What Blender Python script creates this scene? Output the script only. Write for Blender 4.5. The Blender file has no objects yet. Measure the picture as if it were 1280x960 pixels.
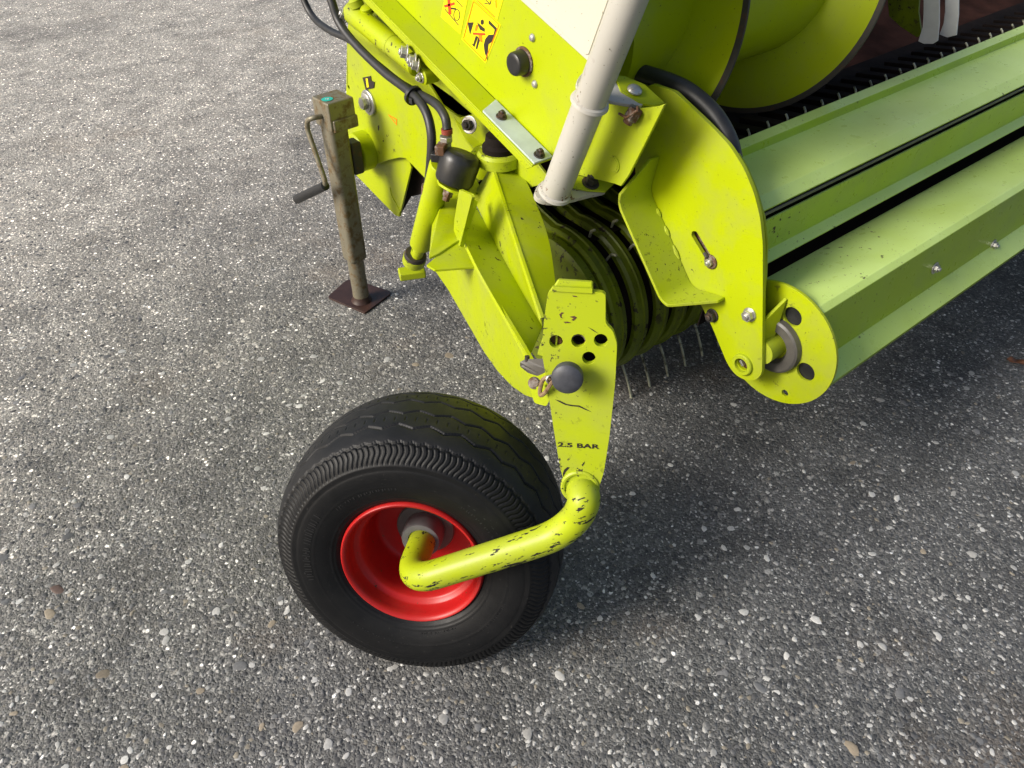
import bpy, math, random
import numpy as np
from mathutils import Vector, Matrix
from mathutils.geometry import tessellate_polygon

scene = bpy.context.scene
rng = random.Random(7)
nrng = np.random.default_rng(11)
R = math.radians

# ------------------------------------------------------------------ camera
# world: X runs along the header (away to the right), Y to its rear, Z up, metres
FOCAL, PITCH, YAW, CAM_H = 940.0, R(41.3), R(51.5), 1.25      # focal length in pixels of a 1280 px wide picture
HEAD = Vector((math.cos(YAW), math.sin(YAW), 0)); RIGHT = Vector((math.sin(YAW), -math.cos(YAW), 0)); ZUP = Vector((0, 0, 1))
FWD = HEAD * math.cos(PITCH) - ZUP * math.sin(PITCH); UPV = HEAD * math.sin(PITCH) + ZUP * math.cos(PITCH)
CAM = Vector((0, 0, CAM_H))
cd = bpy.data.cameras.new('camera'); cd.sensor_width = 36; cd.lens = FOCAL / 1280 * 36; cd.clip_start = 0.02; cd.clip_end = 2000
cam = bpy.data.objects.new('camera', cd); scene.collection.objects.link(cam)
cam.matrix_world = Matrix.Translation(CAM) @ Matrix((RIGHT, UPV, -FWD)).transposed().to_4x4()
scene.camera = cam

# ------------------------------------------------------------------ sky, sun, exposure
SUN_DIR = Vector((-0.82, 0.20, 0.50)).normalized()           # towards the sun
world = bpy.data.worlds.new('World'); scene.world = world; world.use_nodes = True
wn = world.node_tree
sky = wn.nodes.new('ShaderNodeTexSky'); sky.sky_type = 'NISHITA'; sky.sun_disc = False
sky.sun_elevation = math.asin(SUN_DIR.z); sky.sun_rotation = math.atan2(SUN_DIR.x, SUN_DIR.y)
sky.dust_density = 4.0; sky.air_density = 1.0; sky.ozone_density = 1.0
bg = wn.nodes['Background']; bg.inputs['Strength'].default_value = 0.12
wn.links.new(sky.outputs[0], bg.inputs[0])
sl = bpy.data.lights.new('sun', 'SUN'); sl.energy = 3.5; sl.angle = R(24); sl.color = (1.0, 0.965, 0.90)
sun = bpy.data.objects.new('sun', sl); scene.collection.objects.link(sun)
sun.rotation_euler = SUN_DIR.to_track_quat('Z', 'Y').to_euler()
cy = scene.cycles; cy.max_bounces = 6; cy.diffuse_bounces = 3; cy.glossy_bounces = 3; cy.transmission_bounces = 2; cy.caustics_reflective = False; cy.caustics_refractive = False
vs = scene.view_settings; vs.view_transform = 'Standard'; vs.look = 'None'; vs.exposure = 0.22; vs.gamma = 1.0

# ------------------------------------------------------------------ helpers: points
def V(*a): return Vector(a)
def ray(x, y): return FWD + RIGHT * ((x - 640) / FOCAL) - UPV * ((y - 480) / FOCAL)
def hit(p, pl):
    n, q = pl; r = ray(*p)
    return CAM + r * (n.dot(q - CAM) / n.dot(r))
def px(d): return (V(1, 0, 0), V(d, 0, 0))
def pz(d): return (V(0, 0, 1), V(0, 0, d))
def X(x, y, d): return hit((x, y), px(d))
def Z(x, y, d): return hit((x, y), pz(d))
def depth(p): return (p - CAM).dot(FWD)
def yawdir(t): return HEAD * math.cos(t) + RIGHT * math.sin(t)
def basis(n):
    n = n.normalized(); a = ZUP if abs(n.z) < 0.9 else V(0, 1, 0)
    u = a.cross(n).normalized(); return u, n.cross(u).normalized(), n
def circ(c, n, r, k=24, r2=None, ph=0.0):
    u, v, n = basis(n); r2 = r2 or r
    return [c + u * (r * math.cos(ph + 2 * math.pi * i / k)) + v * (r2 * math.sin(ph + 2 * math.pi * i / k)) for i in range(k)]

# ------------------------------------------------------------------ helpers: meshes
BASE = V(1.0, 1.0, 0)                                          # foot of the machine
class MB:
    def __init__(s): s.v = []; s.f = []; s.mi = []
    def add(s, vs_, fs, m=0):
        b = len(s.v); s.v += [Vector(a) for a in vs_]; s.f += [tuple(i + b for i in f) for f in fs]; s.mi += [m] * len(fs); return s
    def poly(s, outer, ext, holes=(), m=0):
        """flat outline (with holes) pushed along ext"""
        loops = [list(outer)] + [list(h) for h in holes]
        tri = tessellate_polygon(loops); flat = [p for l in loops for p in l]; n = len(flat)
        vs_ = flat + [p + ext for p in flat]
        nrm = Vector((0, 0, 0))
        for a, b in zip(outer, list(outer[1:]) + [outer[0]]): nrm += a.cross(b)
        out = nrm.dot(ext) < 0
        fs = []
        for t in tri:
            a, b, c = t; g = (flat[b] - flat[a]).cross(flat[c] - flat[a]).dot(ext)
            if g > 0: a, b, c = a, c, b
            fs += [(a, b, c), (a + n, c + n, b + n)]
        o = 0
        for li, l in enumerate(loops):
            k = len(l)
            lnr = Vector((0, 0, 0))
            for a, b in zip(l, l[1:] + [l[0]]): lnr += a.cross(b)
            fl = (lnr.dot(ext) > 0) ^ (li > 0)
            for i in range(k):
                a, b = o + i, o + (i + 1) % k
                fs.append((a, b, b + n, a + n) if fl else (b, a, a + n, b + n))
            o += k
        return s.add(vs_, fs, m)
    def box(s, c, ax, half, m=0):
        vs_ = [c + ax[0] * (half[0] * i) + ax[1] * (half[1] * j) + ax[2] * (half[2] * k) for k in (-1, 1) for j in (-1, 1) for i in (-1, 1)]
        return s.add(vs_, [(0, 2, 3, 1), (4, 5, 7, 6), (0, 1, 5, 4), (2, 6, 7, 3), (0, 4, 6, 2), (1, 3, 7, 5)], m)
    def lathe(s, c, n, prof, k=32, m=0, closed=True):
        """prof: (offset along n, radius) from start to end"""
        u, v, n = basis(n); vs_ = []; fs = []
        for (o, r) in prof:
            for i in range(k):
                t = 2 * math.pi * i / k; vs_.append(c + n * o + u * (r * math.cos(t)) + v * (r * math.sin(t)))
        for j in range(len(prof) - 1):
            for i in range(k):
                a, b = j * k + i, j * k + (i + 1) % k; fs.append((a, b, b + k, a + k))
        if closed:
            fs.append(tuple(reversed(range(k)))); fs.append(tuple(range((len(prof) - 1) * k, len(prof) * k)))
        return s.add(vs_, fs, m)
    def tube(s, pts, r, k=14, m=0, caps=True):
        pts = [Vector(p) for p in pts]; rs = r if isinstance(r, (list, tuple)) else [r] * len(pts)
        t0 = (pts[1] - pts[0]).normalized(); u = basis(t0)[0]; vs_ = []; fs = []
        for i, p in enumerate(pts):
            t = (pts[min(i + 1, len(pts) - 1)] - pts[max(i - 1, 0)]).normalized()
            u = (u - t * u.dot(t)).normalized(); w = t.cross(u)
            for j in range(k):
                a = 2 * math.pi * j / k; vs_.append(p + u * (rs[i] * math.cos(a)) + w * (rs[i] * math.sin(a)))
        for i in range(len(pts) - 1):
            for j in range(k):
                a, b = i * k + j, i * k + (j + 1) % k; fs.append((a, b, b + k, a + k))
        if caps: fs.append(tuple(reversed(range(k)))); fs.append(tuple(range((len(pts) - 1) * k, len(pts) * k)))
        return s.add(vs_, fs, m)
    def build(s, name, mat, parent=None, smooth=False, bevel=0.0, seg=2, base=None, ang=32):
        base = BASE if base is None else base
        me = bpy.data.meshes.new(name); me.from_pydata([v - base for v in s.v], [], s.f)
        for mm in (mat if isinstance(mat, (list, tuple)) else [mat]): me.materials.append(mm)
        if len(me.materials) > 1: me.polygons.foreach_set('material_index', s.mi)
        me.update()
        return link(name, me, parent, smooth, bevel, seg, ang)
def link(name, me, parent=None, smooth=False, bevel=0.0, seg=2, ang=32):
    if smooth or bevel:
        me.polygons.foreach_set('use_smooth', [True] * len(me.polygons)); me.set_sharp_from_angle(angle=R(ang))
    o = bpy.data.objects.new(name, me); scene.collection.objects.link(o)
    if parent is not None: o.parent = parent
    if bevel:
        b = o.modifiers.new('bevel', 'BEVEL'); b.width = bevel; b.segments = seg; b.limit_method = 'ANGLE'; b.angle_limit = R(min(35, ang + 3)); b.harden_normals = True
    return o
def spline(P, n=10):
    """Catmull-Rom through P"""
    P = [Vector(p) for p in P]; out = []
    for i in range(len(P) - 1):
        a = P[i - 1] if i else P[0] * 2 - P[1]; b, c = P[i], P[i + 1]; d = P[i + 2] if i + 2 < len(P) else P[-1] * 2 - P[-2]
        for k in range(n):
            t = k / n
            out.append(0.5 * ((2 * b) + (c - a) * t + (2 * a - 5 * b + 4 * c - d) * t * t + (3 * b - a - 3 * c + d) * t ** 3))
    return out + [P[-1]]
def fillet(P, r, n=8):
    """polyline with rounded corners"""
    P = [Vector(p) for p in P]; out = [P[0]]
    for i in range(1, len(P) - 1):
        a, b = (P[i - 1] - P[i]), (P[i + 1] - P[i]); rr = r[i] if isinstance(r, (list, tuple)) else r
        rr = min(rr, a.length * 0.49, b.length * 0.49); s_, e_ = P[i] + a.normalized() * rr, P[i] + b.normalized() * rr
        for k in range(n + 1):
            t = k / n; out.append(s_ * (1 - t) ** 2 + P[i] * (2 * t * (1 - t)) + e_ * t * t)
    return out + [P[-1]]
def smooth_loop(P, n=4):
    P = [Vector(p) for p in P]; N = len(P); out = []
    for i in range(N):
        a, b, c, d = P[i - 1], P[i], P[(i + 1) % N], P[(i + 2) % N]
        for k in range(n):
            t = k / n
            out.append(0.5 * ((2 * b) + (c - a) * t + (2 * a - 5 * b + 4 * c - d) * t * t + (3 * b - a - 3 * c + d) * t ** 3))
    return out
def round_poly(P, r, n=4):
    P = [Vector(p) for p in P]; N = len(P); out = []
    for i in range(N):
        a, b = (P[i - 1] - P[i]), (P[(i + 1) % N] - P[i]); rr = min(r[i] if isinstance(r, (list, tuple)) else r, a.length * 0.45, b.length * 0.45)
        if rr < 1e-5: out.append(P[i]); continue
        s_, e_ = P[i] + a.normalized() * rr, P[i] + b.normalized() * rr
        for k in range(n + 1):
            t = k / n; out.append(s_ * (1 - t) ** 2 + P[i] * (2 * t * (1 - t)) + e_ * t * t)
    return out

# ------------------------------------------------------------------ materials
class NT:
    def __init__(s, name):
        s.m = bpy.data.materials.new(name); s.m.use_nodes = True; s.t = s.m.node_tree; s.b = s.t.nodes['Principled BSDF']
        s.pos = s.n('ShaderNodeNewGeometry').outputs['Position']
    def n(s, k): return s.t.nodes.new(k)
    def l(s, a, b): s.t.links.new(a, b)
    def setv(s, node, name, val):
        i = node.inputs[name]
        if hasattr(val, 'is_linked') or isinstance(val, bpy.types.NodeSocket): s.l(val, i)
        else: i.default_value = val
    def noise(s, scale, detail=4, rough=0.55, vec=None, col=False):
        x = s.n('ShaderNodeTexNoise'); x.inputs['Scale'].default_value = scale; x.inputs['Detail'].default_value = detail; x.inputs['Roughness'].default_value = rough
        s.l(vec or s.pos, x.inputs['Vector']); return x.outputs['Color' if col else 'Fac']
    def ramp(s, fac, stops):
        x = s.n('ShaderNodeValToRGB'); e = x.color_ramp.elements
        while len(e) < len(stops): e.new(0.5)
        for el, (p, c) in zip(e, stops):
            el.position = p; el.color = (c, c, c, 1) if not isinstance(c, (tuple, list)) else (*c, 1)
        s.l(fac, x.inputs[0]); return x.outputs[0]
    def mix(s, fac, a, b, mode='MIX'):
        x = s.n('ShaderNodeMix'); x.data_type = 'RGBA'; x.blend_type = mode
        for nm, v_ in ((0, fac), (6, a), (7, b)):
            if isinstance(v_, bpy.types.NodeSocket): s.l(v_, x.inputs[nm])
            else: x.inputs[nm].default_value = v_ if nm == 0 else (*v_, 1)
        return x.outputs[2]
    def math(s, op, a, b=0.0, c=0.0):
        x = s.n('ShaderNodeMath'); x.operation = op
        for i, v_ in enumerate((a, b, c)):
            if isinstance(v_, bpy.types.NodeSocket): s.l(v_, x.inputs[i])
            else: x.inputs[i].default_value = v_
        return x.outputs[0]
    def bump(s, h, strength=0.3, dist=0.002, normal=None):
        x = s.n('ShaderNodeBump'); x.inputs['Strength'].default_value = strength; x.inputs['Distance'].default_value = dist
        s.l(h, x.inputs['Height'])
        if normal is not None: s.l(normal, x.inputs['Normal'])
        return x.outputs[0]
    def out(s, color=None, rough=None, metal=None, normal=None, spec=None, coat=None):
        for nm, v_ in (('Base Color', color), ('Roughness', rough), ('Metallic', metal), ('Normal', normal), ('Specular IOR Level', spec), ('Coat Weight', coat)):
            if v_ is None: continue
            if isinstance(v_, bpy.types.NodeSocket): s.l(v_, s.b.inputs[nm])
            else: s.b.inputs[nm].default_value = (*v_, 1) if nm == 'Base Color' else v_
        return s.m

def paint(name, col, dust=(0.26, 0.26, 0.12), chips=0.635, dustamt=0.42, rough=0.38, chipcol=(0.035, 0.025, 0.018), fade=None, chipscale=55, sky_tint=None, spec=0.3, streak=None):
    t = NT(name)
    big = t.noise(3.0, 2); fine = t.noise(38, 3, 0.65)
    c = t.mix(t.ramp(big, [(0.3, 0.0), (0.75, 1.0)]), col, fade or tuple(x * 0.86 for x in col))
    d = t.math('MULTIPLY', t.ramp(t.noise(9, 5, 0.7), [(0.45, 0.0), (0.78, 1.0)]), dustamt)
    c = t.mix(d, c, dust)
    if sky_tint:                                                                        # pale sky reflection painted into the colour of faces that look up
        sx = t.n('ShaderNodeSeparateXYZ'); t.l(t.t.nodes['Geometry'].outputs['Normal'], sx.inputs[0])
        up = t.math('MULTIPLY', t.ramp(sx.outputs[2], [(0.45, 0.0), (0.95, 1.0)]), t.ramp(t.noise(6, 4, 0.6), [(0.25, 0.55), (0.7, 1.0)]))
        c = t.mix(t.math('MULTIPLY', up, sky_tint[1]), c, sky_tint[0])
    sp = t.ramp(t.noise(170, 2, 0.6), [(0.69, 0.0), (0.74, 0.7)])                     # fine grime specks
    c = t.mix(sp, c, (0.06, 0.055, 0.02))
    cvec = None
    if streak:                                                                        # chips drawn out along the tube and denser on its underside
        dv = t.n('ShaderNodeVectorMath'); dv.operation = 'DOT_PRODUCT'; t.l(t.pos, dv.inputs[0]); dv.inputs[1].default_value = streak
        sc = t.n('ShaderNodeVectorMath'); sc.operation = 'SCALE'; sc.inputs[0].default_value = streak; t.l(t.math('MULTIPLY', dv.outputs['Value'], -0.72), sc.inputs['Scale'])
        ad = t.n('ShaderNodeVectorMath'); ad.operation = 'ADD'; t.l(t.pos, ad.inputs[0]); t.l(sc.outputs[0], ad.inputs[1]); cvec = ad.outputs[0]
        sz = t.n('ShaderNodeSeparateXYZ'); t.l(t.t.nodes['Geometry'].outputs['Normal'], sz.inputs[0])
        under = t.ramp(sz.outputs[2], [(0.05, 1.0), (0.5, 0.0)])
        m3 = t.ramp(t.math('ADD', t.noise(chipscale, 4, 0.7, cvec), t.math('MULTIPLY', under, 0.055)), [(chips, 0.0), (chips + 0.015, 1.0)])
    m1 = t.ramp(t.noise(chipscale, 3, 0.7, cvec), [(chips, 0.0), (chips + 0.02, 1.0)])
    m2 = t.ramp(t.noise(4.5, 2), [(0.52, 0.0), (0.62, 1.0)])
    ch = t.math('MULTIPLY', m1, m2)
    if streak: ch = t.math('MAXIMUM', ch, m3)
    c = t.mix(ch, c, chipcol)
    r = t.math('ADD', t.math('MULTIPLY', fine, 0.18), rough - 0.09)
    r = t.math('ADD', r, t.math('MULTIPLY', ch, 0.3))
    h = t.math('MULTIPLY', t.noise(320, 1), 0.12)
    return t.out(c, r, 0.0, t.bump(h, 0.35, 0.0008), spec)
def metal(name, col, rust=0.5, rustcol=(0.10, 0.045, 0.02), rough=0.42, met=0.85):
    t = NT(name)
    m = t.ramp(t.noise(45, 6, 0.7), [(rust - 0.06, 0.0), (rust + 0.08, 1.0)])
    c = t.mix(m, col, rustcol); f = t.noise(160, 4)
    return t.out(c, t.math('ADD', t.math('MULTIPLY', m, 0.35), t.math('ADD', rough - 0.08, t.math('MULTIPLY', f, 0.16))), t.math('SUBTRACT', met, t.math('MULTIPLY', m, met * 0.9)), t.bump(f, 0.3, 0.0008))
def plain(name, col, rough=0.5, var=0.15, scale=30, bump=0.2, spec=0.5):
    t = NT(name); f = t.noise(scale, 5, 0.6)
    c = t.mix(t.ramp(f, [(0.35, 0.0), (0.7, 1.0)]), col, tuple(min(1, x * (1 + var * 2)) for x in col))
    return t.out(c, t.math('ADD', rough - 0.08, t.math('MULTIPLY', t.noise(scale * 3, 3), 0.16)), 0.0, t.bump(t.noise(scale * 8, 3), bump, 0.0006), spec)

LIME = (0.40, 0.48, 0.002)
M = {}
M['lime'] = paint('lime_paint', LIME)
M['lime_clean'] = paint('lime_paint_clean', LIME, chips=0.70, dustamt=0.26)
M['lime_worn'] = paint('lime_paint_worn', (0.39, 0.47, 0.012), chips=0.605, dustamt=0.35, chipscale=95)
M['lime_shaded'] = paint('lime_shade_dirt_paint', (0.17, 0.22, 0.008), chips=0.58, dustamt=0.75, dust=(0.03, 0.03, 0.02))  # lime darkened to carry the shade on the pick-up bands, plus dirt
M['roller'] = paint('green_roller_paint', (0.37, 0.50, 0.02), chips=0.66, dustamt=0.30, dust=(0.22, 0.26, 0.16), rough=0.30, fade=(0.38, 0.55, 0.05), sky_tint=((0.62, 0.80, 0.28), 0.85))  # mint on the tops is sky sheen put into the paint
M['white'] = paint('white_paint', (0.47, 0.455, 0.41), chips=0.62, dustamt=0.35, dust=(0.42, 0.38, 0.30), chipcol=(0.16, 0.08, 0.04), chipscale=70)
M['cream'] = paint('cream_plastic', (0.60, 0.57, 0.47), chips=0.8, dustamt=0.15, dust=(0.5, 0.46, 0.36))
M['red'] = paint('red_rim_paint', (0.45, 0.012, 0.012), chips=0.70, dustamt=0.18, dust=(0.35, 0.08, 0.06), rough=0.36)
M['grey'] = plain('grey_coated_steel', (0.40, 0.46, 0.48), 0.38, 0.1)
M['hub'] = plain('grey_plastic', (0.13, 0.13, 0.13), 0.45, 0.1)
M['bearing'] = plain('dark_bearing_steel', (0.075, 0.070, 0.062), 0.45, 0.2)
M['steel'] = metal('bolt_steel', (0.55, 0.54, 0.50), 0.62)
M['rusty'] = metal('rusty_steel', (0.30, 0.27, 0.24), 0.44, met=0.6)
M['darkmetal'] = metal('dark_bolt', (0.05, 0.045, 0.04), 0.60, met=0.4, rough=0.5)
M['galv'] = metal('galvanised_jack', (0.22, 0.20, 0.145), 0.54, rustcol=(0.13, 0.085, 0.035), rough=0.5, met=0.45)
M['oxide'] = plain('red_oxide_steel', (0.036, 0.018, 0.014), 0.42, 0.3)
M['hose'] = plain('black_hose_rubber', (0.018, 0.018, 0.019), 0.45, 0.3, 60)
M['blackplastic'] = plain('black_plastic', (0.014, 0.014, 0.015), 0.36, 0.3, 40)
M['knob'] = plain('dark_rubber_knob', (0.040, 0.042, 0.050), 0.50, 0.4, 60)
M['dark'] = plain('dark_steel_gap_shade', (0.009, 0.006, 0.005), 0.8, 0.6, 14, spec=0.15)  # near-black; the shade of the gaps is put into this colour
M['darkbrown'] = plain('brown_trough_steel', (0.026, 0.011, 0.008), 0.85, 0.8, 9, spec=0.1)
M['tine'] = metal('tine_steel', (0.42, 0.42, 0.30), 0.55, rustcol=(0.05, 0.045, 0.02), met=0.3)
M['decal'] = plain('yellow_sticker', (0.85, 0.72, 0.0), 0.35, 0.03, 20, 0.02)
M['print'] = plain('black_print', (0.02, 0.014, 0.012), 0.45, 0.2, 60, 0.05)
M['redprint'] = plain('red_print', (0.75, 0.05, 0.01), 0.45, 0.1, 60, 0.05)
M['orange'] = plain('orange_print', (0.75, 0.20, 0.0), 0.45, 0.1, 60, 0.05)
M['teal'] = plain('teal_sticker', (0.02, 0.42, 0.36), 0.4, 0.1, 60, 0.05)
M['flap'] = plain('pale_grey_flap', (0.50, 0.50, 0.50), 0.45, 0.12, 20)
M['chain'] = metal('tan_wire', (0.34, 0.24, 0.14), 0.55, met=0.3)
M['redring'] = plain('red_ring', (0.22, 0.045, 0.03), 0.45)

def tyre_mat(name='tyre_rubber', g=1.0):
    t = NT(name)
    f = t.noise(24, 6, 0.65)
    c = t.mix(t.ramp(f, [(0.38, 0.0), (0.72, 1.0)]), tuple(x * g for x in (0.0052, 0.0055, 0.0062)), tuple(x * g for x in (0.0095, 0.0095, 0.0100)))
    sp = t.ramp(t.noise(260, 3), [(0.69, 0.0), (0.74, 1.0)])
    c = t.mix(t.math('MULTIPLY', sp, 0.5), c, (0.09, 0.085, 0.075))
    return t.out(c, t.math('ADD', 0.36, t.math('MULTIPLY', t.noise(70, 4), 0.25)), 0.0, t.bump(t.noise(500, 3), 0.25, 0.0006), 0.22)
M['tyre'] = tyre_mat(); M['tread'] = tyre_mat('worn_tread_rubber', 2.1)

M['tyre_mark'] = plain('worn_rubber', (0.0085, 0.0085, 0.0090), 0.42, 0.6, 120)
def asphalt():
    t = NT('asphalt')
    def vor(scale, feat='F1'):
        x = t.n('ShaderNodeTexVoronoi'); x.feature = feat; x.inputs['Scale'].default_value = scale; t.l(warp, x.inputs['Vector']); return x
    mp = t.n('ShaderNodeVectorMath'); mp.operation = 'MULTIPLY_ADD'
    t.l(t.noise(60, 1, col=True), mp.inputs[0]); mp.inputs[1].default_value = (0.006, 0.006, 0.0); t.l(t.pos, mp.inputs[2]); warp = mp.outputs[0]
    v1 = vor(115); v2 = vor(260); v3 = vor(62)
    def bright(v, stops):
        s = t.n('ShaderNodeSeparateColor'); t.l(v.outputs['Color'], s.inputs[0]); return t.ramp(s.outputs[0], stops), s
    large = t.noise(0.55, 3); mid = t.noise(2.6, 5, 0.6)
    base = t.mix(t.ramp(mid, [(0.3, 0.0), (0.7, 1.0)]), (0.050, 0.050, 0.050), (0.085, 0.083, 0.080))
    c1, s1 = bright(v1, [(0.0, (0.036, 0.037, 0.038)), (0.45, (0.060, 0.060, 0.060)), (0.74, (0.088, 0.087, 0.084)), (0.88, (0.15, 0.147, 0.14)), (0.955, (0.20, 0.197, 0.19)), (0.97, (0.42, 0.415, 0.40)), (1.0, (0.60, 0.59, 0.57))])
    c2, s2 = bright(v2, [(0.0, (0.040, 0.040, 0.041)), (0.6, (0.066, 0.066, 0.065)), (0.84, (0.105, 0.104, 0.10)), (0.955, (0.17, 0.167, 0.16)), (1.0, (0.46, 0.455, 0.44))])
    c3, s3 = bright(v3, [(0.0, (0.045, 0.045, 0.047)), (0.6, (0.078, 0.077, 0.076)), (0.85, (0.11, 0.105, 0.098)), (1.0, (0.22, 0.215, 0.205))])
    m3 = t.ramp(s3.outputs[1], [(0.70, 0.0), (0.74, 1.0)])
    m1 = t.ramp(s1.outputs[1], [(0.40, 0.0), (0.46, 1.0)])
    edge1 = t.ramp(v1.outputs['Distance'], [(0.30, 1.0), (0.55, 0.0)])
    edge3 = t.ramp(v3.outputs['Distance'], [(0.30, 1.0), (0.48, 0.0)])
    c = t.mix(0.72, base, c2)
    f1 = t.math('MULTIPLY', m1, edge1); f3 = t.math('MULTIPLY', m3, edge3)
    c = t.mix(f1, c, c1); c = t.mix(f3, c, c3)
    # paler rear, darker binder-rich front: asphalt tone with glare and haze painted in
    sep = t.n('ShaderNodeSeparateXYZ'); t.l(t.pos, sep.inputs[0])
    g = t.math('ADD', t.math('SUBTRACT', sep.outputs[1], t.math('MULTIPLY', sep.outputs[0], 0.55)), t.math('MULTIPLY', mid, 0.9))
    rear_glare = t.ramp(t.math('MULTIPLY', t.math('ADD', g, -0.25), 0.34), [(0.0, 0.0), (0.45, 0.19), (1.0, 1.0)])
    k = t.mix(rear_glare, (1.55, 1.57, 1.58), (5.4, 5.1, 4.6))
    c = t.mix(1.0, c, k, 'MULTIPLY')
    bl = t.ramp(t.noise(7.5, 4, 0.6), [(0.28, 0.70), (0.72, 1.30)])                   # patchy wear
    c = t.mix(1.0, c, bl, 'MULTIPLY')
    st = t.ramp(t.noise(1.7, 5, 0.6), [(0.57, 0.0), (0.76, 0.42)])
    c = t.mix(st, c, (0.20, 0.14, 0.09))                                            # sandy stains
    oil = t.ramp(t.noise(1.15, 4, 0.55), [(0.56, 0.0), (0.70, 0.45)])
    c = t.mix(oil, c, (0.035, 0.035, 0.037))
    h = t.math('ADD', t.math('MULTIPLY', f1, 0.6), t.math('ADD', t.math('MULTIPLY', f3, 0.5), t.math('MULTIPLY', t.noise(420, 1), 0.5)))
    h = t.math('ADD', h, t.math('MULTIPLY', v2.outputs['Distance'], -0.7))
    return t.out(c, t.math('SUBTRACT', 0.80, t.math('MULTIPLY', f1, 0.25)), 0.0, t.bump(h, 0.75, 0.0028), 0.3)
M['asphalt'] = asphalt()
def stone_mat():
    t = NT('stone_chips')
    a = t.n('ShaderNodeVertexColor'); a.layer_name = 'Col'
    f = t.noise(350, 4)
    c = t.mix(1.0, a.outputs[0], t.ramp(f, [(0.3, 0.72), (0.7, 1.1)]), 'MULTIPLY')
    return t.out(c, 0.62, 0.0, t.bump(f, 0.3, 0.001))
M['stone'] = stone_mat()
def stone_var(name, col):
    t = NT(name); f = t.noise(240, 5); oi = t.n('ShaderNodeObjectInfo')
    c = t.mix(t.ramp(f, [(0.35, 0.0), (0.7, 1.0)]), tuple(x * 0.75 for x in col), col)
    c = t.mix(1.0, c, t.ramp(oi.outputs['Random'], [(0.0, 0.6), (1.0, 1.15)]), 'MULTIPLY')
    return t.out(c, 0.6, 0.0, t.bump(f, 0.35, 0.001))
STONES = [stone_var('pale_stone', (0.62, 0.61, 0.58)), stone_var('grey_stone', (0.20, 0.20, 0.20)), stone_var('tan_stone', (0.36, 0.30, 0.22)), stone_var('brown_stone', (0.16, 0.105, 0.085))]

# ------------------------------------------------------------------ ground
gb = MB()
S = 150.0
gb.add([V(-S, -S, 0), V(S, -S, 0), V(S, S, 0), V(-S, S, 0)], [(0, 1, 2, 3)])
ground = gb.build('ground', M['asphalt'], base=V(0, 0, 0)); ground['kind'] = 'structure'
ground['label'] = 'rough grey asphalt yard with pale stones showing in it'

def dome(k, rings=((1.0, -0.25), (0.95, 0.35), (0.55, 0.85)), jit=0.22, r=rng):
    vs_ = []; ph = r.random() * 6.28; rad = [1 + r.uniform(-jit, jit) for _ in range(k)]
    for (rr, hh) in rings:
        for i in range(k):
            a = ph + 2 * math.pi * i / k; vs_.append((rr * rad[i] * math.cos(a), rr * rad[i] * math.sin(a), hh + r.uniform(-0.08, 0.08)))
    vs_.append((r.uniform(-.2, .2), r.uniform(-.2, .2), 1.0)); fs = []
    for j in range(len(rings) - 1):
        for i in range(k):
            a, b = j * k + i, j * k + (i + 1) % k; fs.append((a, b, b + k, a + k))
    t = len(vs_) - 1; j = (len(rings) - 1) * k
    for i in range(k): fs.append((j + i, j + (i + 1) % k, t))
    return vs_, fs
# countable stones: the large ones that show singly
variants = []
for i in range(16):
    v_, f_ = dome(8); me = bpy.data.meshes.new('stone'); me.from_pydata(v_, [], f_); me.materials.append(STONES[[0, 0, 0, 0, 1, 1, 1, 1, 2, 2, 2, 3, 3, 0, 1, 1][i]])
    me.polygons.foreach_set('use_smooth', [True] * len(me.polygons)); me.update(); variants.append(me)
def put_stone(x, y, r, asp, rot, var, hh):
    o = bpy.data.objects.new('stone', variants[var]); scene.collection.objects.link(o); o.parent = ground
    o.location = (x, y, 0.0005); o.rotation_euler = (rng.uniform(-.1, .1), rng.uniform(-.1, .1), rot); o.scale = (r, r * asp, hh)
named = [(130, 843, 11, 8), (72, 737, 12, 11), (62, 768, 11, 8), (124, 748, 8, 4), (300, 832, 13, 5), (372, 908, 11, 9), (555, 898, 12, 0), (410, 930, 10, 0), (1065, 935, 15, 9), (1020, 775, 10, 0), (1172, 795, 10, 0), (1103, 808, 9, 0), (1075, 806, 8, 0), (983, 820, 8, 0), (930, 765, 9, 0), (1125, 868, 11, 4), (950, 860, 13, 5), (660, 917, 12, 0), (700, 845, 10, 1), (1215, 693, 9, 0), (905, 685, 7, 0), (85, 670, 10, 5), (205, 790, 8, 1), (208, 800, 9, 2), (270, 765, 8, 2), (340, 780, 7, 8), (155, 960, 9, 9), (163, 938, 7, 1)]
for (a, b, r_, vi) in named:
    p = Z(a, b, 0); m = .78 * r_ * depth(p) / FOCAL; put_stone(p.x, p.y, m, rng.uniform(.6, .85), rng.uniform(0, 6.3), vi, m * .10)
cnt = len(named)
while cnt < 298:
    a, b = rng.uniform(-60, 1340), rng.uniform(430, 1000)
    p = Z(a, b, 0)
    if abs(p.x - 0.33) < .05 and abs(p.y - .7) < .05: continue
    m = (rng.uniform(3.6, 5.6) if rng.random() < .97 else rng.uniform(6, 8)) * depth(p) / FOCAL
    m = min(m, 0.013)
    vi = rng.choice([0, 1, 2, 3, 13, 0, 1, 2, 4, 5, 6, 7, 14, 15, 4, 8]); put_stone(p.x, p.y, m, rng.uniform(.5, .9), rng.uniform(0, 6.3), vi, m * rng.uniform(.05, .14)); cnt += 1

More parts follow.
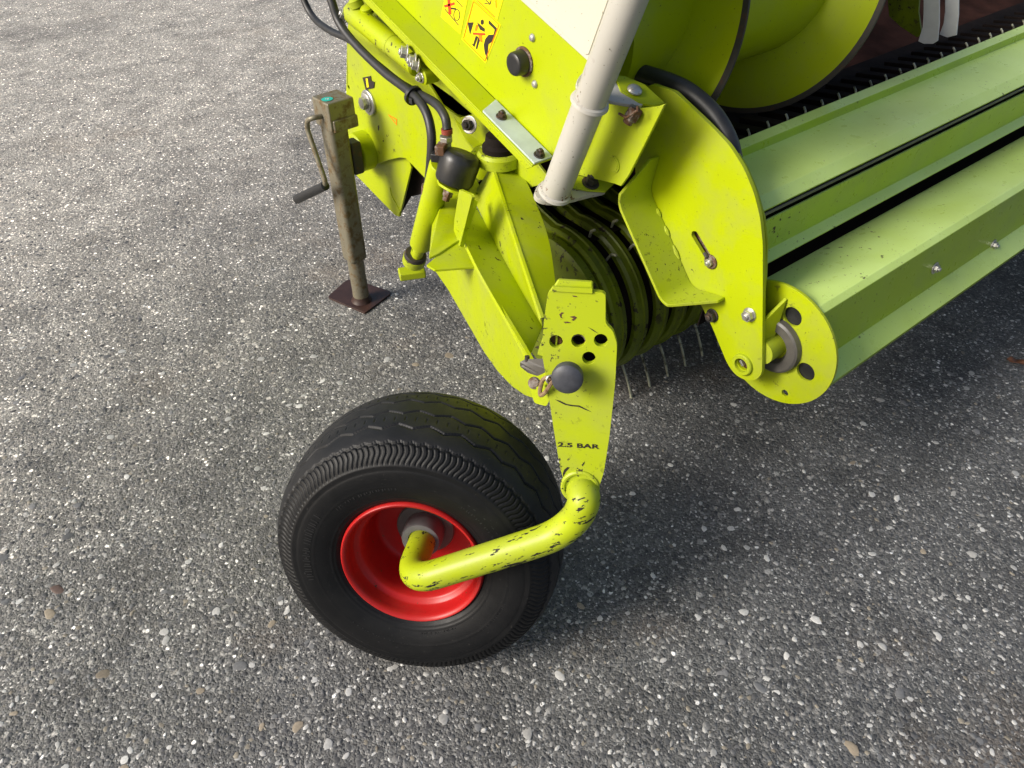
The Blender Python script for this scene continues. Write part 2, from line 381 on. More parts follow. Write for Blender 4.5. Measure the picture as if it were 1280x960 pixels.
# the uncountable chips between them
def chips(n, xr, yr, rmin, rmax, gain):
    protos = []
    for i in range(24):
        v_, f_ = dome(6, ((1.0, -0.25), (0.72, 0.75)), 0.3, rng); protos.append((np.array(v_), np.array([t for t in f_ if len(t) == 4]), np.array([t for t in f_ if len(t) == 3])))
    allv = []; q4 = []; t3 = []; cols = []; off = 0
    pal = np.array([(.55, .54, .51), (.38, .37, .35), (.22, .215, .205), (.14, .14, .14), (.09, .09, .092), (.27, .24, .19), (.06, .06, .062)])
    pw = np.array([.075, .10, .17, .27, .26, .045, .08]); pw = pw / pw.sum()
    for i in range(n):
        p = Z(rng.uniform(*xr), rng.uniform(*yr), 0)
        if not (-3 < p.x < 9 and -2 < p.y < 9): continue
        pv, pq, pt = protos[rng.randrange(24)]
        r_ = (rmin + (rmax - rmin) * rng.random() ** 2.2) * gain(p); a = rng.uniform(0, 6.283); asp = rng.uniform(.5, 1.0); ca, sa = math.cos(a), math.sin(a)
        x, y = pv[:, 0] * r_, pv[:, 1] * r_ * asp
        q = np.stack([p.x + x * ca - y * sa, p.y + x * sa + y * ca, pv[:, 2] * r_ * rng.uniform(.06, .24)], 1)
        allv.append(q); q4.append(pq + off); t3.append(pt + off); off += len(q)
        c = pal[nrng.choice(7, p=pw)] * nrng.uniform(.75, 1.2); cols.append(np.repeat([[*np.clip(c, 0, 1), 1]], len(q), 0))
    vv = np.concatenate(allv); q4 = np.concatenate(q4); t3 = np.concatenate(t3); cc = np.concatenate(cols)
    me = bpy.data.meshes.new('gravel'); me.vertices.add(len(vv)); me.vertices.foreach_set('co', vv.astype(np.float32).ravel())
    loops = np.concatenate([q4.ravel(), t3.ravel()]); me.loops.add(len(loops)); me.loops.foreach_set('vertex_index', loops.astype(np.int32))
    ls = np.concatenate([np.arange(len(q4)) * 4, len(q4) * 4 + np.arange(len(t3)) * 3]); me.polygons.add(len(ls)); me.polygons.foreach_set('loop_start', ls.astype(np.int32))
    me.update(calc_edges=True); ca_ = me.color_attributes.new('Col', 'FLOAT_COLOR', 'POINT'); ca_.data.foreach_set('color', cc.astype(np.float32).ravel())
    me.materials.append(M['stone']); me.validate()
    return me
gm = chips(46000, (-120, 1400), (-60, 1040), .0016, .0062, lambda p: 1.0 + 0.12 * max(0, p.length - 1.2))
gravel = bpy.data.objects.new('gravel', gm); scene.collection.objects.link(gravel); gravel.parent = ground; gravel['kind'] = 'stuff'

# ------------------------------------------------------------------ the machine
root = bpy.data.objects.new('pickup_header', None); scene.collection.objects.link(root); root.location = BASE
root['label'] = 'lime green forage pick-up header on a small black gauge wheel with red rim'; root['category'] = 'farm machine'
NX = V(-1, 0, 0)                                               # outward from the end plates, towards the viewer's left

def bolt(name, p, n, r=.010, h=.007, washer=1.7, mat='steel', parent=root, stud=True, wmat=None):
    b = MB()
    if washer: b.lathe(p, n, [(0, r * washer), (.0018, r * washer), (.0026, r * washer * .94)], 20, 1)
    z0 = .0026 if washer else 0
    c1 = circ(p + n * z0, n, r, 6); ext = n.normalized() * h
    b.poly(c1, ext)
    if stud: b.lathe(p, n, [(z0 + h - .001, r * .55), (z0 + h + .003, r * .55), (z0 + h + .0045, r * .42)], 12)
    return b.build(name, [M[mat], M[wmat or mat]], parent, bevel=.0007, seg=1)
def plate(name, pts, pl, th, mat, parent=root, holes=(), bevel=.0012, away=True, rnd=0, sm=0, cut=()):
    """sheet whose near face is the traced outline on plane pl"""
    P = [hit(p, pl) for p in pts]
    if rnd: P = round_poly(P, rnd)
    if sm: P = smooth_loop(P, sm)
    n = pl[0].normalized()
    if n.dot(CAM - P[0]) < 0: n = -n
    H = []
    for (cx, cy, r_) in holes:
        c = hit((cx, cy), pl); H.append(circ(c, n, r_ * depth(c) / FOCAL, 20))
    H += [[hit(p, pl) for p in c] for c in cut]
    return MB().poly(P, -n * th, H).build(name, mat, parent, bevel=bevel)

XP, XL = .87, .82                                              # side wall plane, plane of its folded lip
# --- side wall with folded shelf and lip
fold0, fold1 = (395, -100), (700, 205)
side_panel = plate('side_panel', [fold0, fold1, (712, 190), (735, 130), (764, 60), (800, -40), (845, -160), (900, -330), (560, -560)], px(XP), .004, M['lime_clean'])
f0, f1 = X(*fold0, XP), X(692, 197, XP)
dn = (V(0, 0, -1) - (f1 - f0).normalized() * V(0, 0, -1).dot((f1 - f0).normalized())).normalized()
e0, e1 = f0 + V(XL - XP, 0, 0), f1 + V(XL - XP, 0, 0)
MB().poly([f0, f1, e1, e0], dn * .004).build('shelf_flange', M['lime_clean'], root, bevel=.001)
MB().poly([e0 + dn * .0045, e1 + dn * .0045, e1 + dn * .018 - (f1 - f0).normalized() * .012, e0 + dn * .018], V(.004, 0, 0)).build('shelf_lip', M['lime_clean'], root, bevel=.001)
def on_shelf(t, s): return f0.lerp(f1, t) + V((XL - XP) * s, 0, 0)
tl = lambda p: (X(*p, XP) - f0).length / (f1 - f0).length
t0 = tl((632, 140))
MB().poly([on_shelf(t0 - .035, .06), on_shelf(1.0, .06), on_shelf(1.0, .93), on_shelf(t0 - .015, .93)], -dn * .004).build('cover_strip', M['grey'], root, bevel=.001)
bolt('bolt', on_shelf(t0 + .02, .5) - dn * .004, -dn, .008, .007, 1.35, 'darkmetal')
bolt('bolt', on_shelf(.985, .5) - dn * .004, -dn, .008, .007, 1.35, 'darkmetal')

# round black plug
pc = X(655, 77, XP)
bt = MB(); bt.lathe(pc, NX, [(0, .0255), (.003, .0255), (.004, .024)], 36, 1); bt.lathe(pc, NX, [(.004, .0215), (.021, .0205), (.0245, .019), (.0262, .0165), (.0266, .012), (.0262, .001)], 36)
plug = bt.build('plug_cap', [M['blackplastic'], M['rusty']], side_panel, smooth=True)
for q in ((666, 47), (669, 105)):
    MB().lathe(X(*q, XP), NX, [(0, .0068), (.002, .0068), (.0045, .005), (.0055, .0025)], 16).build('rivet', M['steel'], side_panel, smooth=True)

# warning stickers
def dpoly(b, pts, lvl, m=0):
    P = [X(*p, XP - .0008 - lvl * .0006) for p in pts]; b.poly(P, V(.0005, 0, 0), (), m); return b
def strip(a, b, w):
    a, b = Vector((*a, 0)), Vector((*b, 0)); d = (b - a).normalized(); n = Vector((-d.y, d.x, 0)) * w / 2
    return [tuple((a + n)[:2]), tuple((b + n)[:2]), tuple((b - n)[:2]), tuple((a - n)[:2])]
z8 = lambda x, y: (530 + x / 10.667, y / 10.667)
def sticker(quad, draw, label):
    b = MB(); dpoly(b, quad, 0)
    c = Vector((sum(q[0] for q in quad) / 4, sum(q[1] for q in quad) / 4))
    o = b.build('warning_sticker', M['decal'], side_panel); o['label'] = label
    k = MB()
    for (pts, m) in draw: dpoly(k, pts, 1 + (m > 0) * .6, m)
    k.build('pictogram', [M['print'], M['redprint'], M['orange']], o)
q2 = [(591.5, 0), (626, 31), (607, 79), (577, 49)]
lines2 = [(strip((592, 2), (623, 30.5), .7), 2), (strip((623.5, 31), (606, 76), .7), 2), (strip((606, 76.5), (579, 49), .7), 2), (strip((579, 48), (591.5, 2), .7), 2)]
draw2 = [([z8(580, 300), z8(660, 298), z8(612, 462)], 0), ([z8(775 + 22 * math.cos(a), 295 + 36 * math.sin(a)) for a in np.linspace(0, 6.28, 11)[:-1]], 0),
         ([z8(705, 295), z8(810, 385), z8(805, 425), z8(745, 395)], 0), ([z8(688, 480), z8(720, 490), z8(668, 628), z8(632, 585), z8(655, 590)], 0), ([z8(722, 500), z8(752, 505), z8(705, 660), z8(688, 645)], 0),
         ([z8(862, 268), z8(968, 375), z8(948, 460), z8(900, 560), z8(858, 590), z8(850, 690), z8(842, 800), z8(808, 700), z8(795, 600), z8(815, 520), z8(860, 465), z8(925, 462), z8(942, 395), z8(860, 315)], 0),
         (strip(z8(650, 448), z8(812, 456), 2.6), 1), ([z8(690, 330), z8(722, 330), z8(700, 410), z8(675, 410)], 2), ([z8(722, 460), z8(770, 470), z8(775, 570), z8(745, 550)], 2)] + lines2
sticker(q2, draw2, 'yellow warning sticker with a crossed-out figure beside an auger')
q1 = [(551, 21), (575.5, 43), (585, -4), (561, -27)]
draw1 = [(strip(z8(270, 85), z8(405, 45), 3.0), 1), (strip(z8(325, -20), z8(345, 190), 3.2), 1), (strip(z8(275, 120), z8(460, 338), .9), 0), (strip(z8(350, 110), z8(425, 120), 2.0), 0), (strip(z8(410, -20), z8(512, 95), .8), 0)]
ov = [z8(435 + 40 * math.cos(a), 200 + 75 * math.sin(a)) for a in np.linspace(0, 6.28, 15)]
draw1 += [(strip(a, b, .8), 0) for a, b in zip(ov[:-1], ov[1:])]
sticker(q1, draw1, 'yellow warning sticker with a red cross, upper left of the three')
q3 = [(594, -1), (621.5, 25), (632, -12), (606, -38)]
draw3 = [(strip(z8(705, 0), z8(942, 228), .8), 2), (strip(z8(955, 0), z8(958, 105), .8), 2), (strip(z8(800, 40), z8(880, 58), .9), 0), (strip(z8(880, 58), z8(893, 0), .9), 0), (strip(z8(820, 0), z8(870, 45), .9), 0)]
sticker(q3, draw3, 'yellow warning sticker cut off by the top of the picture')

# cream cover on the side wall
cv = [(646, -3), (735, 78), (741, 74), (768, 0), (795, -75), (720, -140)]
cover = plate('cover_panel', cv, px(XP - .008), .008, M['cream'], bevel=.003)
plate('cover_face', [(651, -9), (731, 68), (735.5, 68), (760, 0), (785, -70), (717, -130)], px(XP - .0105), .003, M['cream'], cover, bevel=.0012)

# --- rear plate with jack mount
XR = .88
rear = plate('rear_plate', [(436, 10), (433.5, 52), (432.5, 117), (431, 165), (436, 200), (448, 208), (458, 209), (470, 206), (486, 200), (500, 197), (507, 198), (516, 207), (534, 226), (560, 260), (600, 225), (660, 235), (690, 228), (560, 60), (500, 0), (470, -60), (440, -60)], px(XR), .006, M['lime'], holes=[(435.6, 109, 2.6)], cut=[[(531, 97), (566, 122), (590, 143), (574, 147), (552, 131)]])
plate('rear_tab', [(431, 196), (445, 219), (474, 249), (493.5, 269), (499, 271), (514, 210), (508, 190), (470, 186)], px(XR + .016), .006, M['lime'], rear)
plate('tab_fold', [(487, 234), (489, 262), (498, 270), (500, 264), (489, 244)], px(XR + .0145), .002, M['lime'], rear, bevel=0)
plate('gap_shade_sheet', [(510, 200), (517, 205), (533, 224), (526, 243), (513, 246), (500, 268), (498, 262)], px(XR + .05), .004, M['dark'], rear)  # added dark sheet, stands in for the shade inside the opening
wb = X(462, 128, XR)
MB().lathe(wb, NX, [(0, .031), (.005, .031), (.007, .029)], 32).build('washer', M['steel'], rear, smooth=True)
bolt('bolt', X(461, 127.5, XR) + NX * .007, NX, .0155, .012, 1.5, 'steel', rear, False)
kl = MB(); kl.poly([X(a, b, XR - .002) for a, b in [(453, 97), (463, 95), (464, 101), (468, 103), (467, 110), (457, 112)]], V(.0018, 0, 0)); kl.build('clip_plate', M['print'], rear)
MB().poly([X(a, b, XR - .0028) for a, b in [(457, 98), (459.5, 98), (461, 109), (458.5, 109.5)]], V(.0006, 0, 0)).build('clip_mark', M['decal'], rear)
MB().poly([X(a, b, XR - .0008) for a, b in [(485, 143), (496, 149), (496, 157)]], V(.0006, 0, 0), [[X(a, b, XR - .0008) for a, b in [(487.5, 145.4), (494.8, 149.6), (494.8, 154.5)]]]).build('triangle_mark', M['orange'], rear)

# --- parking jack
jk = bpy.data.objects.new('parking_jack', None); scene.collection.objects.link(jk); jk.parent = root; jk['label'] = 'weathered crank jack standing on a square foot plate'
JX, JY = .772, 1.664
jr = R(4); ja = (V(math.cos(jr), math.sin(jr), 0), V(-math.sin(jr), math.cos(jr), 0), ZUP)
foot = [Z(409, 371, .006), Z(436, 347, .006), Z(491, 365, .006), Z(456, 391, .006)]
foot = round_poly(foot, [.012, .03, .02, .006])
MB().poly(foot, V(0, 0, -.0055)).build('foot_plate', M['oxide'], jk, bevel=.001)
MB().lathe(V(JX, JY, .006), ZUP, [(0, .024), (.030, .0225), (.17, .0225)], 24).build('inner_tube', M['galv'], jk, smooth=True)
MB().lathe(V(JX, JY, .006), ZUP, [(0, .030), (.004, .028), (.012, .0235), (.022, .0228)], 24).build('foot_collar', M['oxide'], jk, smooth=True)
MB().box(V(JX, JY, .335), ja, (.0265, .0265, .195)).build('outer_tube', M['galv'], jk, bevel=.013, seg=5)
hd = MB(); hd.box(V(JX, JY, .552) + ja[0] * .008, ja, (.036, .036, .034)); hd.build('gear_head', M['galv'], jk, bevel=.004, seg=2)
hl = MB(); hl.box(V(JX, JY, .530) + ja[0] * .012 - ja[1] * .034, ja, (.034, .007, .015)); hl.build('head_lip', M['galv'], jk, bevel=.004, seg=2)
tg = Z(409, 124, .5866)
st = MB(); st.poly(circ(tg, ZUP, .014, 12, .013), V(0, 0, .0007)); so = st.build('teal_sticker', M['teal'], jk)
for dx in (-.003, .0022):
    MB().box(tg + RIGHT * dx + V(0, 0, .0011), (RIGHT, HEAD, ZUP), (.0008 if dx < 0 else .0016, .004, .0003)).build('sticker_mark', M['flap'], jk)
cp = [Z(399, 152, .545), Z(392, 148, .545)] + [X(385, 148, .735), X(381, 158, .735), X(386, 175, .735), X(396, 203, .735), X(407, 231, .735), X(404, 236, .733)]
c0 = V(JX, JY, .548) + ja[0] * -.03
cr = [c0, X(392, 147, .722), X(384, 150, .712), X(384, 161, .712), X(407.5, 229, .712), X(401, 236, .706)]
MB().tube(fillet(cr, .012, 6), .0062, 12).build('crank_rod', M['galv'], jk, smooth=True)
g0, g1 = X(407, 232, .711), X(371, 249, .69)
MB().lathe(g0, g1 - g0, [(0, .008), (.002, .0115), ((g1 - g0).length - .003, .0125), ((g1 - g0).length, .009)], 18).build('crank_grip', M['blackplastic'], jk, smooth=True)
# jack mount
mb = MB(); mb.box(V(.816, JY + .004, .425), (V(1, 0, 0), V(0, 1, 0), ZUP), (.015, .020, .042)); mb.build('mount_block', M['darkmetal'], jk, bevel=.006, seg=3)
bc = X(462, 190, XR)
MB().lathe(V(XR, bc.y + .01, bc.z + .004), NX, [(0, .050), (.034, .050), (.038, .047), (.040, .042)], 36).build('mount_boss', M['lime'], jk, smooth=True)
MB().lathe(V(XR - .040, bc.y - .024, bc.z - .006), NX, [(0, .010), (.006, .010), (.009, .007)], 18).build('mount_pin', M['lime_worn'], jk, smooth=True)

# --- link cylinder behind the lip
XC = .832
a0, a1 = X(438, 14, XC), X(522, 82, XC); ax = (a1 - a0); L = ax.length
lc = MB().lathe(a0, ax, [(0, .018), (.006, .0235), (L * .66, .0235), (L * .665, .0225), (L, .0225), (L + .004, .018)], 28).build('link_cylinder', M['lime'], root, smooth=True)
MB().tube([a1, X(534, 91, XC)], .011, 14).build('link_rod', M['lime'], lc, smooth=True)
re_ = X(537, 94, XC)
MB().lathe(re_ - V(.02, 0, 0), NX * -1, [(0, .012), (.002, .016), (.034, .016), (.036, .012)], 24).build('rod_eye', M['lime'], lc, smooth=True)
bolt('bolt', re_ - V(.02, 0, 0), NX, .008, .006, 1.4, 'steel', lc)
for q, rr in (((509, 66), .012), ((519, 77), .012), ((523, 82), .010)):
    bolt('nut', X(*q, XC - .022), NX + V(0, .5, .3), rr, .010, 1.3, 'steel', lc)
bolt('nut', X(434, 20, XC - .012), NX + V(0, .4, .6), .013, .012, 1.35, 'steel', lc)
MB().lathe(X(447, 8, XC), V(-.3, .2, 1), [(0, .016), (.014, .016), (.018, .010)], 18).build('cylinder_port', M['lime'], lc, smooth=True)
MB().lathe(X(460, 16, XC + .01), V(-.3, -.1, 1), [(0, .014), (.012, .014), (.015, .009)], 18).build('cylinder_port', M['lime'], lc, smooth=True)

# --- hoses
def hose(P, r, name='hydraulic_hose'): return MB().tube(spline(P, 10), r, 16).build(name, M['hose'], root, smooth=True)
XH = .80
hose([X(360, -60, XH + .02), X(378, -5, XH + .02), X(392, 22, XH + .02), X(412, 38, XH + .01), X(440, 52, XH + .012), X(472, 82, XH + .02)], .0080)
hA = hose([X(385, -70, XH), X(412, -5, XH), X(424, 28, XH), X(445, 56, XH), X(480, 90, XH), X(510, 113, XH - .002), X(530, 135, XH - .012), X(539, 165, XH - .022), X(538.5, 200, XH - .03), X(535.5, 230, XH - .035), X(534.5, 240, XH - .035)], .0094)
hB = hose([X(470, 80, XH + .018), X(500, 104, XH + .018), X(525, 118, XH + .010), X(545, 130, XH - .004), X(556, 146, XH - .012), X(559, 162, XH - .016)], .0088)
tp = X(517, 119, XH)
MB().lathe(tp - V(0, -.004, 0), X(526, 128, XH) - X(508, 110, XH), [(0, .0205), (.007, .0205)], 20).build('cable_tie', M['blackplastic'], hA, smooth=True)
MB().box(X(515, 126, XH - .016), (V(1, 0, 0), V(0, 1, 0), ZUP), (.004, .006, .006)).build('tie_head', M['blackplastic'], hA, bevel=.001)
MB().lathe(X(558.5, 161, XH - .016), V(0, .03, -1), [(0, .0112), (.009, .0112)], 18).build('hose_ring', M['redring'], hB, smooth=True)
MB().lathe(X(557.5, 170, XH - .018), V(0, .03, -1), [(0, .0135), (.010, .0135), (.012, .011), (.024, .011)], 6).build('hose_fitting', M['steel'], hB, bevel=.0008)

# --- lift cylinder with hose fitting
XV = .775
l0, l1 = X(553, 205, XV), X(526, 306, XV); dl = l1 - l0
lift = MB().lathe(l0, dl, [(0, .023), (.005, .026), (dl.length - .004, .026), (dl.length, .023)], 30).build('lift_cylinder', M['lime_clean'], root, smooth=True)
MB().tube([l1, X(520.5, 322, XV)], .0135, 18).build('piston_rod', M['lime_clean'], lift, smooth=True)
k0 = X(519.5, 318, XV)
MB().lathe(k0, dl, [(-.004, .024), (.002, .0265), (.006, .0265), (.007, .022)], 28).build('seal_ring', M['darkmetal'], lift, smooth=True)
MB().lathe(k0, dl, [(.006, .022), (.008, .0275), (.028, .0275), (.032, .024)], 28).build('rod_eye', M['lime_worn'], lift, smooth=True)
MB().lathe(k0, dl, [(-.016, .0125), (-.004, .0125)], 20).build('rod_nut', M['lime'], lift, smooth=True)
lb = hit((515, 341), px(XV)); MB().box(lb, (V(.9, -.4, 0).normalized(), V(.4, .9, 0).normalized(), ZUP), (.032, .018, .010)).build('lug_block', M['lime_worn'], lift, bevel=.004)
MB().tube(fillet([X(534.5, 238, XH - .035), X(533, 246, XH - .037), X(530.5, 258, XH - .039), X(529.5, 268, XH - .03)], .01), .0068, 14).build('fitting_tube', M['steel'], hA, smooth=True)
MB().lathe(X(534.8, 232, XH - .035), X(533.5, 246, XH - .036) - X(534.8, 232, XH - .035), [(0, .0128), (.020, .0128), (.022, .009)], 18).build('hose_ferrule', M['rusty'], hA, smooth=True)
MB().lathe(X(530, 259, XH - .038), X(529, 273, XH - .034) - X(530, 259, XH - .038), [(0, .0125), (.020, .0125)], 6).build('hex_fitting', M['steel'], hA, bevel=.001)

# --- valve block with black cap
vc = X(566, 230, .775); vax = V(.42, -.05, 1).normalized()
capb = MB().lathe(vc, vax, [(0, .028), (.003, .036), (.010, .039), (.048, .0410), (.057, .0395), (.063, .035), (.066, .026), (.065, .002)], 32)
cap = capb.build('valve_cap', M['blackplastic'], root, smooth=True)
MB().box(X(552, 186, .765), (V(.8, .6, 0), V(-.6, .8, 0), ZUP), (.014, .010, .010)).build('valve_port', M['rusty'], cap, bevel=.003)
MB().box(X(547, 196, .765), (V(.8, .6, 0), V(-.6, .8, 0), ZUP), (.010, .012, .009)).build('valve_port', M['blackplastic'], cap, bevel=.003)
vp = (vax, vc - vax * .002)
plate('valve_bracket', [(545, 218), (549, 229), (562, 237), (582, 243), (594, 242), (602, 236), (590, 215), (560, 205)], vp, .005, M['lime'], cap, rnd=.008)
MB().lathe(X(561, 238, .775), -vax, [(0, .011), (.012, .011), (.013, .008), (.022, .008)], 6).build('valve_nut', M['rusty'], cap, bevel=.0008)

# --- wheel arm (stepped carrier running out to the gauge wheel)
arm = bpy.data.objects.new('wheel_arm', None); scene.collection.objects.link(arm); arm.parent = root; arm['label'] = 'stepped lime arm running from the frame out to the gauge wheel plate'
def P3(l): return [Z(a, b, c) for a, b, c in l]
def sheet(name, pts, mat, th=.006, holes=()):
    P = P3(pts); n = Vector((0, 0, 0))
    for a, b in zip(P, P[1:] + P[:1]): n += (a - P[0]).cross(b - P[0])
    n.normalize()
    if n.dot(CAM - P[0]) < 0: n = -n
    return MB().poly(P, -n * th).build(name, mat, arm, bevel=.0012)
rl_n, rl_f = Z(664, 456, .47), Z(575, 292, .53)                # left edge of the rib, near and far
ev = (rl_f - rl_n); ns = V(-ev.y, ev.x, 0).normalized()
SK = (ns, rl_n)
sk = [(543, 337.5), (560, 362), (575, 388), (590, 414), (605, 440), (622, 464), (640, 483), (656, 494), (676, 501), (683, 480), (680, 455), (664, 452), (650, 428), (594, 334)]
plate('skirt_plate', sk, SK, .007, M['lime'], arm)
wz = hit((592, 333), SK).z
sheet('web_plate', [(533, 331, wz), (548, 318, wz), (570, 303, wz), (585, 296, wz), (600, 320, wz), (597, 333, wz), (543, 337, wz)], M['lime'], .005)
# rib face, wall and top band: strips with their own heights
def loft(name, A, B, mat, th=.007, n=6):
    """sheet between two rails of points"""
    A = spline(P3(A), n); B = spline(P3(B), n); b = MB(); vs_ = []; fs = []
    for p, q in zip(A, B): vs_ += [p, q]
    k = len(A); nr = (A[k // 2] - B[k // 2]).cross(A[min(k - 1, k // 2 + 3)] - A[k // 2]).normalized()
    if nr.dot(CAM - A[0]) < 0: nr = -nr
    vs2 = vs_ + [v - nr * th for v in vs_]; o = len(vs_)
    for i in range(k - 1):
        a = 2 * i; fs += [(a, a + 1, a + 3, a + 2), (a + o, a + 2 + o, a + 3 + o, a + 1 + o), (a, a + 2, a + 2 + o, a + o), (a + 1, a + 1 + o, a + 3 + o, a + 3)]
    fs += [(0, o, o + 1, 1), (2 * k - 2, 2 * k - 1, 2 * k - 1 + o, 2 * k - 2 + o)]
    b.add(vs2, fs); ob = b.build(name, mat, arm, smooth=True, bevel=.0012)
    return ob
rail_rl = [(580, 300, .528), (600, 341, .510), (632, 397, .489), (661, 449, .471)]
rail_rr = [(593, 254, .520), (617, 297, .498), (648, 354, .472), (679, 408, .448)]
loft('rib', rail_rl, rail_rr, M['lime'])
rail_wl = [(607, 224, .505), (622, 290, .485), (650, 350, .462), (681, 412, .435)]
rail_bl = [(614, 207, .590), (628, 252, .588), (645, 305, .574), (676, 398, .535)]
loft('side_wall', [(590, 246, .522), (615, 297, .499), (646, 354, .473), (678, 409, .449)], rail_bl, M['lime'])
rail_br = [(648, 206, .572), (667, 245, .572), (686, 298, .560), (697, 368, .530)]
loft('top_band', rail_bl, rail_br, M['lime'])
loft('gusset', [(608, 272, .512), (620, 293, .500), (633, 318, .489), (646, 343, .480)], [(633, 268, .556), (638, 285, .552), (645, 304, .546), (655, 332, .532)], M['lime'], .004, 4)
# slotted tab standing on the rib
tb = (ns, rl_f + ev.normalized() * .02 - ns * .004)
plate('slotted_tab', [(574, 237), (588, 243), (590, 247), (575, 307), (567, 288), (568, 274)], tb, .006, M['lime'], arm, rnd=.003, holes=[(571.5, 277, 1.6), (572.6, 289, 1.6)])
sheet('tab_return', [(590, 247, .575), (598, 252, .555), (580, 309, .524), (575, 307, .531)], M['lime'], .004)
# plate between lift cylinder and rib
sheet('gusset_plate', [(555, 236, .47), (574, 238, .47), (582, 262, .47), (586, 294, wz + .004), (570, 302, wz + .004), (548, 317, wz + .004), (536, 322, wz + .004), (540, 280, .43)], M['lime'], .005)
# pivot head under the lip
pv = Z(624, 196, .60)
MB().lathe(pv - V(0, 0, .012), ZUP, [(0, .045), (.020, .045), (.026, .040)], 30).build('pivot_collar', M['lime_worn'], arm, smooth=True)
MB().lathe(pv, ZUP, [(.010, .034), (.024, .034), (.030, .028), (.045, .026)], 28).build('pivot_housing', M['dark'], arm, smooth=True)
MB().tube(fillet([Z(590, 196, .60), Z(600, 184, .61), Z(612, 188, .61), Z(624, 204, .60)], .02), .008, 10).build('hook_rod', M['lime'], arm, smooth=True)
bolt('bolt', X(587, 156, .845), NX + V(0, -.4, .3), .011, .012, 1.6, 'darkmetal', arm, True, 'steel')
sheet('shackle_plate', [(563, 140, .63), (578, 144, .62), (600, 165, .61), (603, 178, .60), (596, 190, .59), (580, 172, .60)], M['lime'], .006)

# --- gauge wheel plate
GY = R(10); gn = -(yawdir(GY)); gn = (gn + V(0, 0, .27)).normalized()
B2 = Z(734, 634, .42)
GP = (gn, B2 + V(0, 0, .05) + yawdir(GY) * .012)
gpl = [(690, 361), (757, 366), (757, 405), (766, 413), (771.5, 430), (769, 480), (762, 545), (755, 590), (746, 618), (726, 622), (708, 612), (700, 585), (691, 530), (683, 475), (677, 440), (680, 400), (685, 366)]
wp = plate('wheel_plate', gpl, GP, .010, M['lime_worn'], rnd=.006, holes=[(695, 427, 8.6), (723, 426, 9), (751, 425.5, 8.6), (736, 447.5, 8.4)], bevel=.0015)
gup = basis(gn)
g = lambda x, y, o=0.0: hit((x, y), (gn, GP[1] + gn * o))
MB().poly([g(690, 362, -.004), g(741, 365.5, -.004), g(741, 353, -.004), g(697, 350, -.004)], -gn * .008).build('top_fold', M['lime_worn'], wp, bevel=.002)
MB().poly([g(688, 364, .003), g(741, 367, .003), g(741, 361, .003), g(690, 358.5, .003)], -gn * .006).build('fold_weld', M['lime_worn'], wp, bevel=.001)
MB().poly([g(671, 444, -.002), g(679, 420, -.002), g(682, 424, -.002), g(678, 446, -.002)], -gn * .02).build('weld_ear', M['lime_worn'], wp, bevel=.002)
MB().lathe(g(723, 426, -.010), gn, [(-.06, .0098), (.0015, .0098), (.0015, .0082), (-.06, .0082)], 22, closed=False).build('sleeve', M['rusty'], wp, smooth=True)
sb = MB(); sb.lathe(g(695, 427, -.012), gn, [(-.03, .0085), (-.001, .0085), (0, .0075)], 18); sb.build('pin_end', M['rusty'], wp, smooth=True)
MB().box(g(695.5, 427, -.011), (gup[0], gup[1], gn), (.0012, .008, .002)).build('pin_slot', M['lime_worn'], wp)
# knob of the locking pin
kc = g(712, 461)
kb = MB().lathe(kc, gn, [(0, .0075), (.016, .0075), (.017, .014), (.020, .0195), (.028, .0205), (.033, .0195), (.0365, .015), (.0378, .008), (.038, .001)], 32)
kn = kb.build('locking_knob', M['knob'], wp, smooth=True)
MB().tube([kc - gn * .08, kc + gn * .01], .0075, 14).build('pin_shaft', M['rusty'], kn, smooth=True)
# lynch pin, ring and wire link
bp = g(664, 457, -.045)
MB().poly(round_poly([g(649, 453, -.045), g(656, 449, -.045), g(684, 448, -.02), g(684, 460, -.02), g(672, 466, -.03), g(660, 462, -.045)], .003), -ZUP * .006).build('latch_plate', M['bearing'], wp, bevel=.001)
MB().tube([g(659, 458, -.044), g(659, 445, -.044)], .0034, 10).build('latch_pin', M['darkmetal'], wp, smooth=True)
MB().lathe(g(668, 479, -.03), gn + ZUP * .8, [(-.006, .0085), (.004, .0085), (.006, .006)], 18).build('latch_bolt', M['rusty'], wp, smooth=True)
MB().poly(round_poly([g(662, 485, -.03), g(682, 483, -.012), g(687, 500, -.012), g(683, 508, -.02), g(668, 504, -.03)], .004), -gn * .008).build('latch_tab', M['lime_worn'], wp, bevel=.0015)
ch = spline([g(690, 476, .004), g(684, 472, .006), g(678, 476, .002), g(675, 488, -.004), g(676, 494, -.002), g(682, 490, .005), g(690, 478, .008), g(697, 474, .006)], 6)
MB().tube(ch, .0030, 8).build('wire_link', M['chain'], wp, smooth=True)
MB().tube(circ(g(688, 474, .006), gn + gup[0] * .5, .0052, 14) + [circ(g(688, 474, .006), gn + gup[0] * .5, .0052, 14)[0]], .0016, 8).build('wire_ring', M['steel'], wp, smooth=True)
